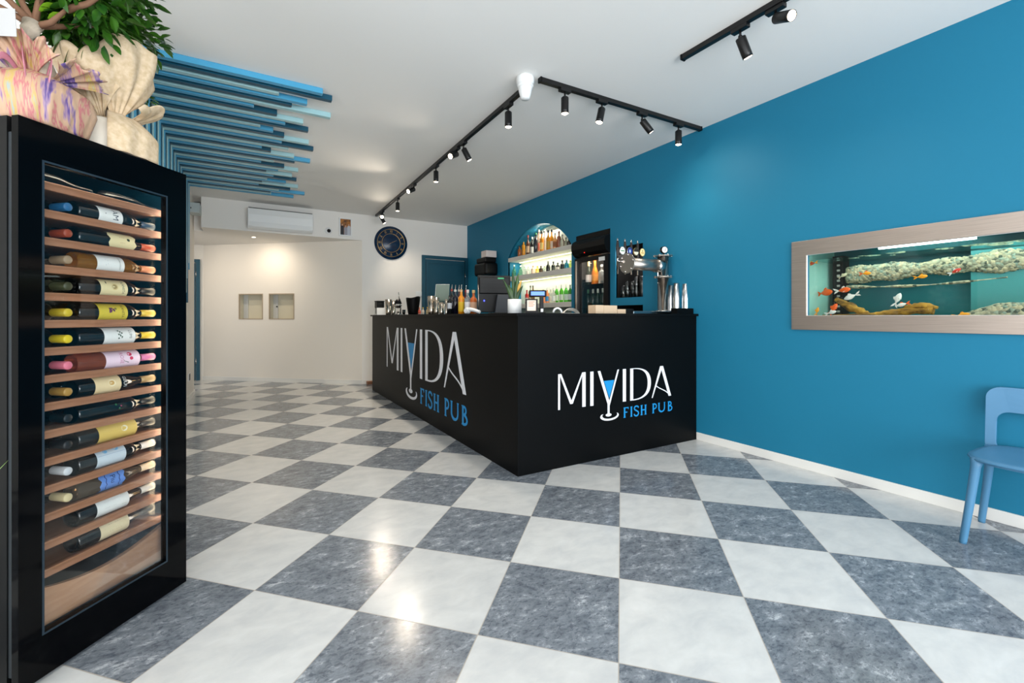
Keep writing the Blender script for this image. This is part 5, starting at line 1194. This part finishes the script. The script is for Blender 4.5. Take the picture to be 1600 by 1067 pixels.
# goldfish
def fish(loc, L, yaw, pitch, c, tailc, lb):
    o = empty('goldfish', (XR+loc[0], loc[1], loc[2]), label=lb, cat='fish', group='goldfish in the aquarium'); o.rotation_euler = (0, pitch, yaw)
    M_ = gm(c, 'cap'); T_ = gm(tailc, 'cap')
    prof = [(.0008, -.5), (.05, -.47), (.13, -.36), (.19, -.18), (.20, 0), (.15, .2), (.07, .36), (.045, .42)]
    MB().lathe([(r*L, z*L) for r, z in prof], 14, Matrix.Rotation(PI/2, 4, 'Y') @ Matrix.Diagonal((1.15, .7, 1, 1))).build('body', M_, o)
    tf = MB()
    for s in (1, -1):
        tf.b.faces.new([tf.b.verts.new(q) for q in ((.38*L, 0, 0), (.62*L, .04*L*s, .16*L*s), (.86*L, .07*L*s, .24*L*s), (.74*L, .03*L*s, .05*L*s), (.55*L, 0, 0))])
    tf.build('tail_fin', T_, o, solid=.0012, normals=False)
    df = MB(); df.b.faces.new([df.b.verts.new(q) for q in ((-.12*L, 0, .20*L), (-.02*L, 0, .36*L), (.16*L, 0, .28*L), (.2*L, 0, .15*L))]); df.build('dorsal_fin', T_, o, solid=.0012, normals=False)
    for s in (1, -1):
        pf_ = MB(); pf_.b.faces.new([pf_.b.verts.new(q) for q in ((-.15*L, .10*L*s, -.08*L), (0, .22*L*s, -.2*L), (.05*L, .12*L*s, -.14*L))]); pf_.build('side_fin', T_, o, solid=.001, normals=False)
ORG, YLW, WHF, RED = (236, 96, 20), (240, 160, 24), (226, 228, 216), (206, 60, 40)
def aqp(px, py, dx): q = at(px, py, X=XR+dx); return (dx, q.y, q.z)
FI = [((1291, 457, .14), .11, 1.2, .1, ORG, ORG, 'fat orange goldfish above the leaning driftwood'), ((1319, 453, .09), .085, PI/2-.1, .1, ORG, WHF, 'orange goldfish with white tail in open water at left'), ((1328, 464, .11), .08, -PI/2, -.4, WHF, WHF, 'whitish goldfish just below the orange one with white tail'),
      ((1303, 481, .07), .075, PI/2, 1.0, ORG, ORG, 'orange goldfish diving along the leaning driftwood'), ((1300, 488, .05), .06, PI/2, .3, WHF, WHF, 'white goldfish resting on the floor at left'), ((1277, 485, .05), .05, PI/2, 1.3, YLW, YLW, 'small orange fish upright near the left glass'),
      ((1403, 466, .10), .075, PI/2, 1.2, WHF, WHF, 'white goldfish head-down above the driftwood knot'), ((1409, 476, .08), .055, -PI/2, -.3, WHF, ORG, 'pale fish with orange tail just on the driftwood knot'), ((1354, 427, .12), .055, PI/2, 0, YLW, ORG, 'yellow-orange fish before the left part of the mirrored pebble band'),
      ((1441, 432, .12), .055, PI/2, .1, YLW, YLW, 'golden fish below the middle of the mirrored pebble band'), ((1494, 423, .12), .05, PI/2, .5, RED, WHF, 'red and white fish before the right part of the mirrored pebble band'), ((1505, 492, .06), .06, PI/2, .2, YLW, YLW, 'golden fish low beside the pebble mound'),
      ((1268, 412, .05), .055, -PI/2, -.2, (170, 60, 20), YLW, 'dark orange fish high at the left glass'), ((1318, 430, .18), .05, PI/2, .5, (206, 200, 160), (190, 180, 150), 'pale small fish beside the filter column')]
for (px, py, dx), L_, yw, pt, c_, t_, lb in FI: fish(aqp(px, py, dx), L_, yw, pt, c_, t_, lb)

# ---------------------------------------------------------------- chair
ch_ = empty('chair', (3.42, 0.58, 0), label='smooth blue plastic chair with an open back against the blue wall', cat='chair')
def seatf():
    P = []; n = 40
    for k in range(n):
        a = 2*PI*k/n; c, s = math.cos(a), math.sin(a); e = 2/3.6
        x = .235*abs(c)**e*(1 if c > 0 else -1); y = .235*abs(s)**e*(1 if s > 0 else -1)
        P.append((x, y*(1-.10*(x/.235)*.5)))
    return P
sp2 = seatf()
m = MB(); R2 = []
for s_, z_ in ((.90, .437), (.985, .440), (1.0, .447), (.985, .455), (.90, .457), (.6, .452), (.25, .447)):
    R2.append([m.b.verts.new((x*s_, y*s_, z_-0.02*max(0, 0)+.008*(x*s_/.235)**2*(1 if x < 0 else .3)*(-1 if x < 0 else 1))) for x, y in sp2])
for a_, b2 in zip(R2[:-1], R2[1:]):
    for k in range(len(a_)): f = m.b.faces.new([a_[k], a_[(k+1) % 40], b2[(k+1) % 40], b2[k]]); f.smooth = True
m.b.faces.new(R2[-1]); m.b.faces.new(R2[0][::-1]); m.build('seat', M_chair, ch_)
def ro(w_, z0_, z1_, r, n=8):
    P = []
    for cx_, cz_, a0_ in ((w_-r, z1_-r, 0), (-w_+r, z1_-r, 90), (-w_+r, z0_+r, 180), (w_-r, z0_+r, 270)):
        P += [(cx_+r*math.cos(math.radians(a0_+90*k/n)), cz_+r*math.sin(math.radians(a0_+90*k/n))) for k in range(n+1)]
    return P
# back: two uprights flowing into a wide top band
outer = ro(.245, .405, .775, .06); inner = ro(.203, .42, .640, .05)
mb = MB(); mb.prism(outer, 0, .018, 'YZ', holes=[inner])
bmesh.ops.triangulate(mb.b, faces=mb.b.faces[:]); bmesh.ops.subdivide_edges(mb.b, edges=[e for e in mb.b.edges if e.calc_length() > .05], cuts=3, use_grid_fill=True)
for v in mb.b.verts:
    v.co.x += .205+.045*(v.co.z-.44)/.33-.9*(0.05-v.co.y**2)*0.0+(-.5*(v.co.y**2))*1.0*(.3+(v.co.z-.44)*2)
mb.build('backrest', M_chair, ch_, bevel=.004)
for sx, sy in ((-1, 1), (-1, -1), (1, 1), (1, -1)):
    tx, ty = sx*.175, sy*(.185 if sx < 0 else .212); fx, fy = ((.205, sy*.258) if sx > 0 else (-.215, sy*.228))
    MB().tube([(tx, ty, .445), (tx+(fx-tx)*.12, ty+(fy-ty)*.12, .40), (tx+(fx-tx)*.5, ty+(fy-ty)*.5, .22), (fx, fy, 0.012), (fx, fy, 0.0)], [.028, .020, .0175, .0155, .015], 18).build('leg', M_chair, ch_)
ap = MB(); ap.prism([(x*.86, y*.86) for x, y in sp2], .418, .438, 'XY', holes=[[(x*.72, y*.72) for x, y in sp2]]); ap.build('seat_frame', M_chair, ch_, bevel=.004)
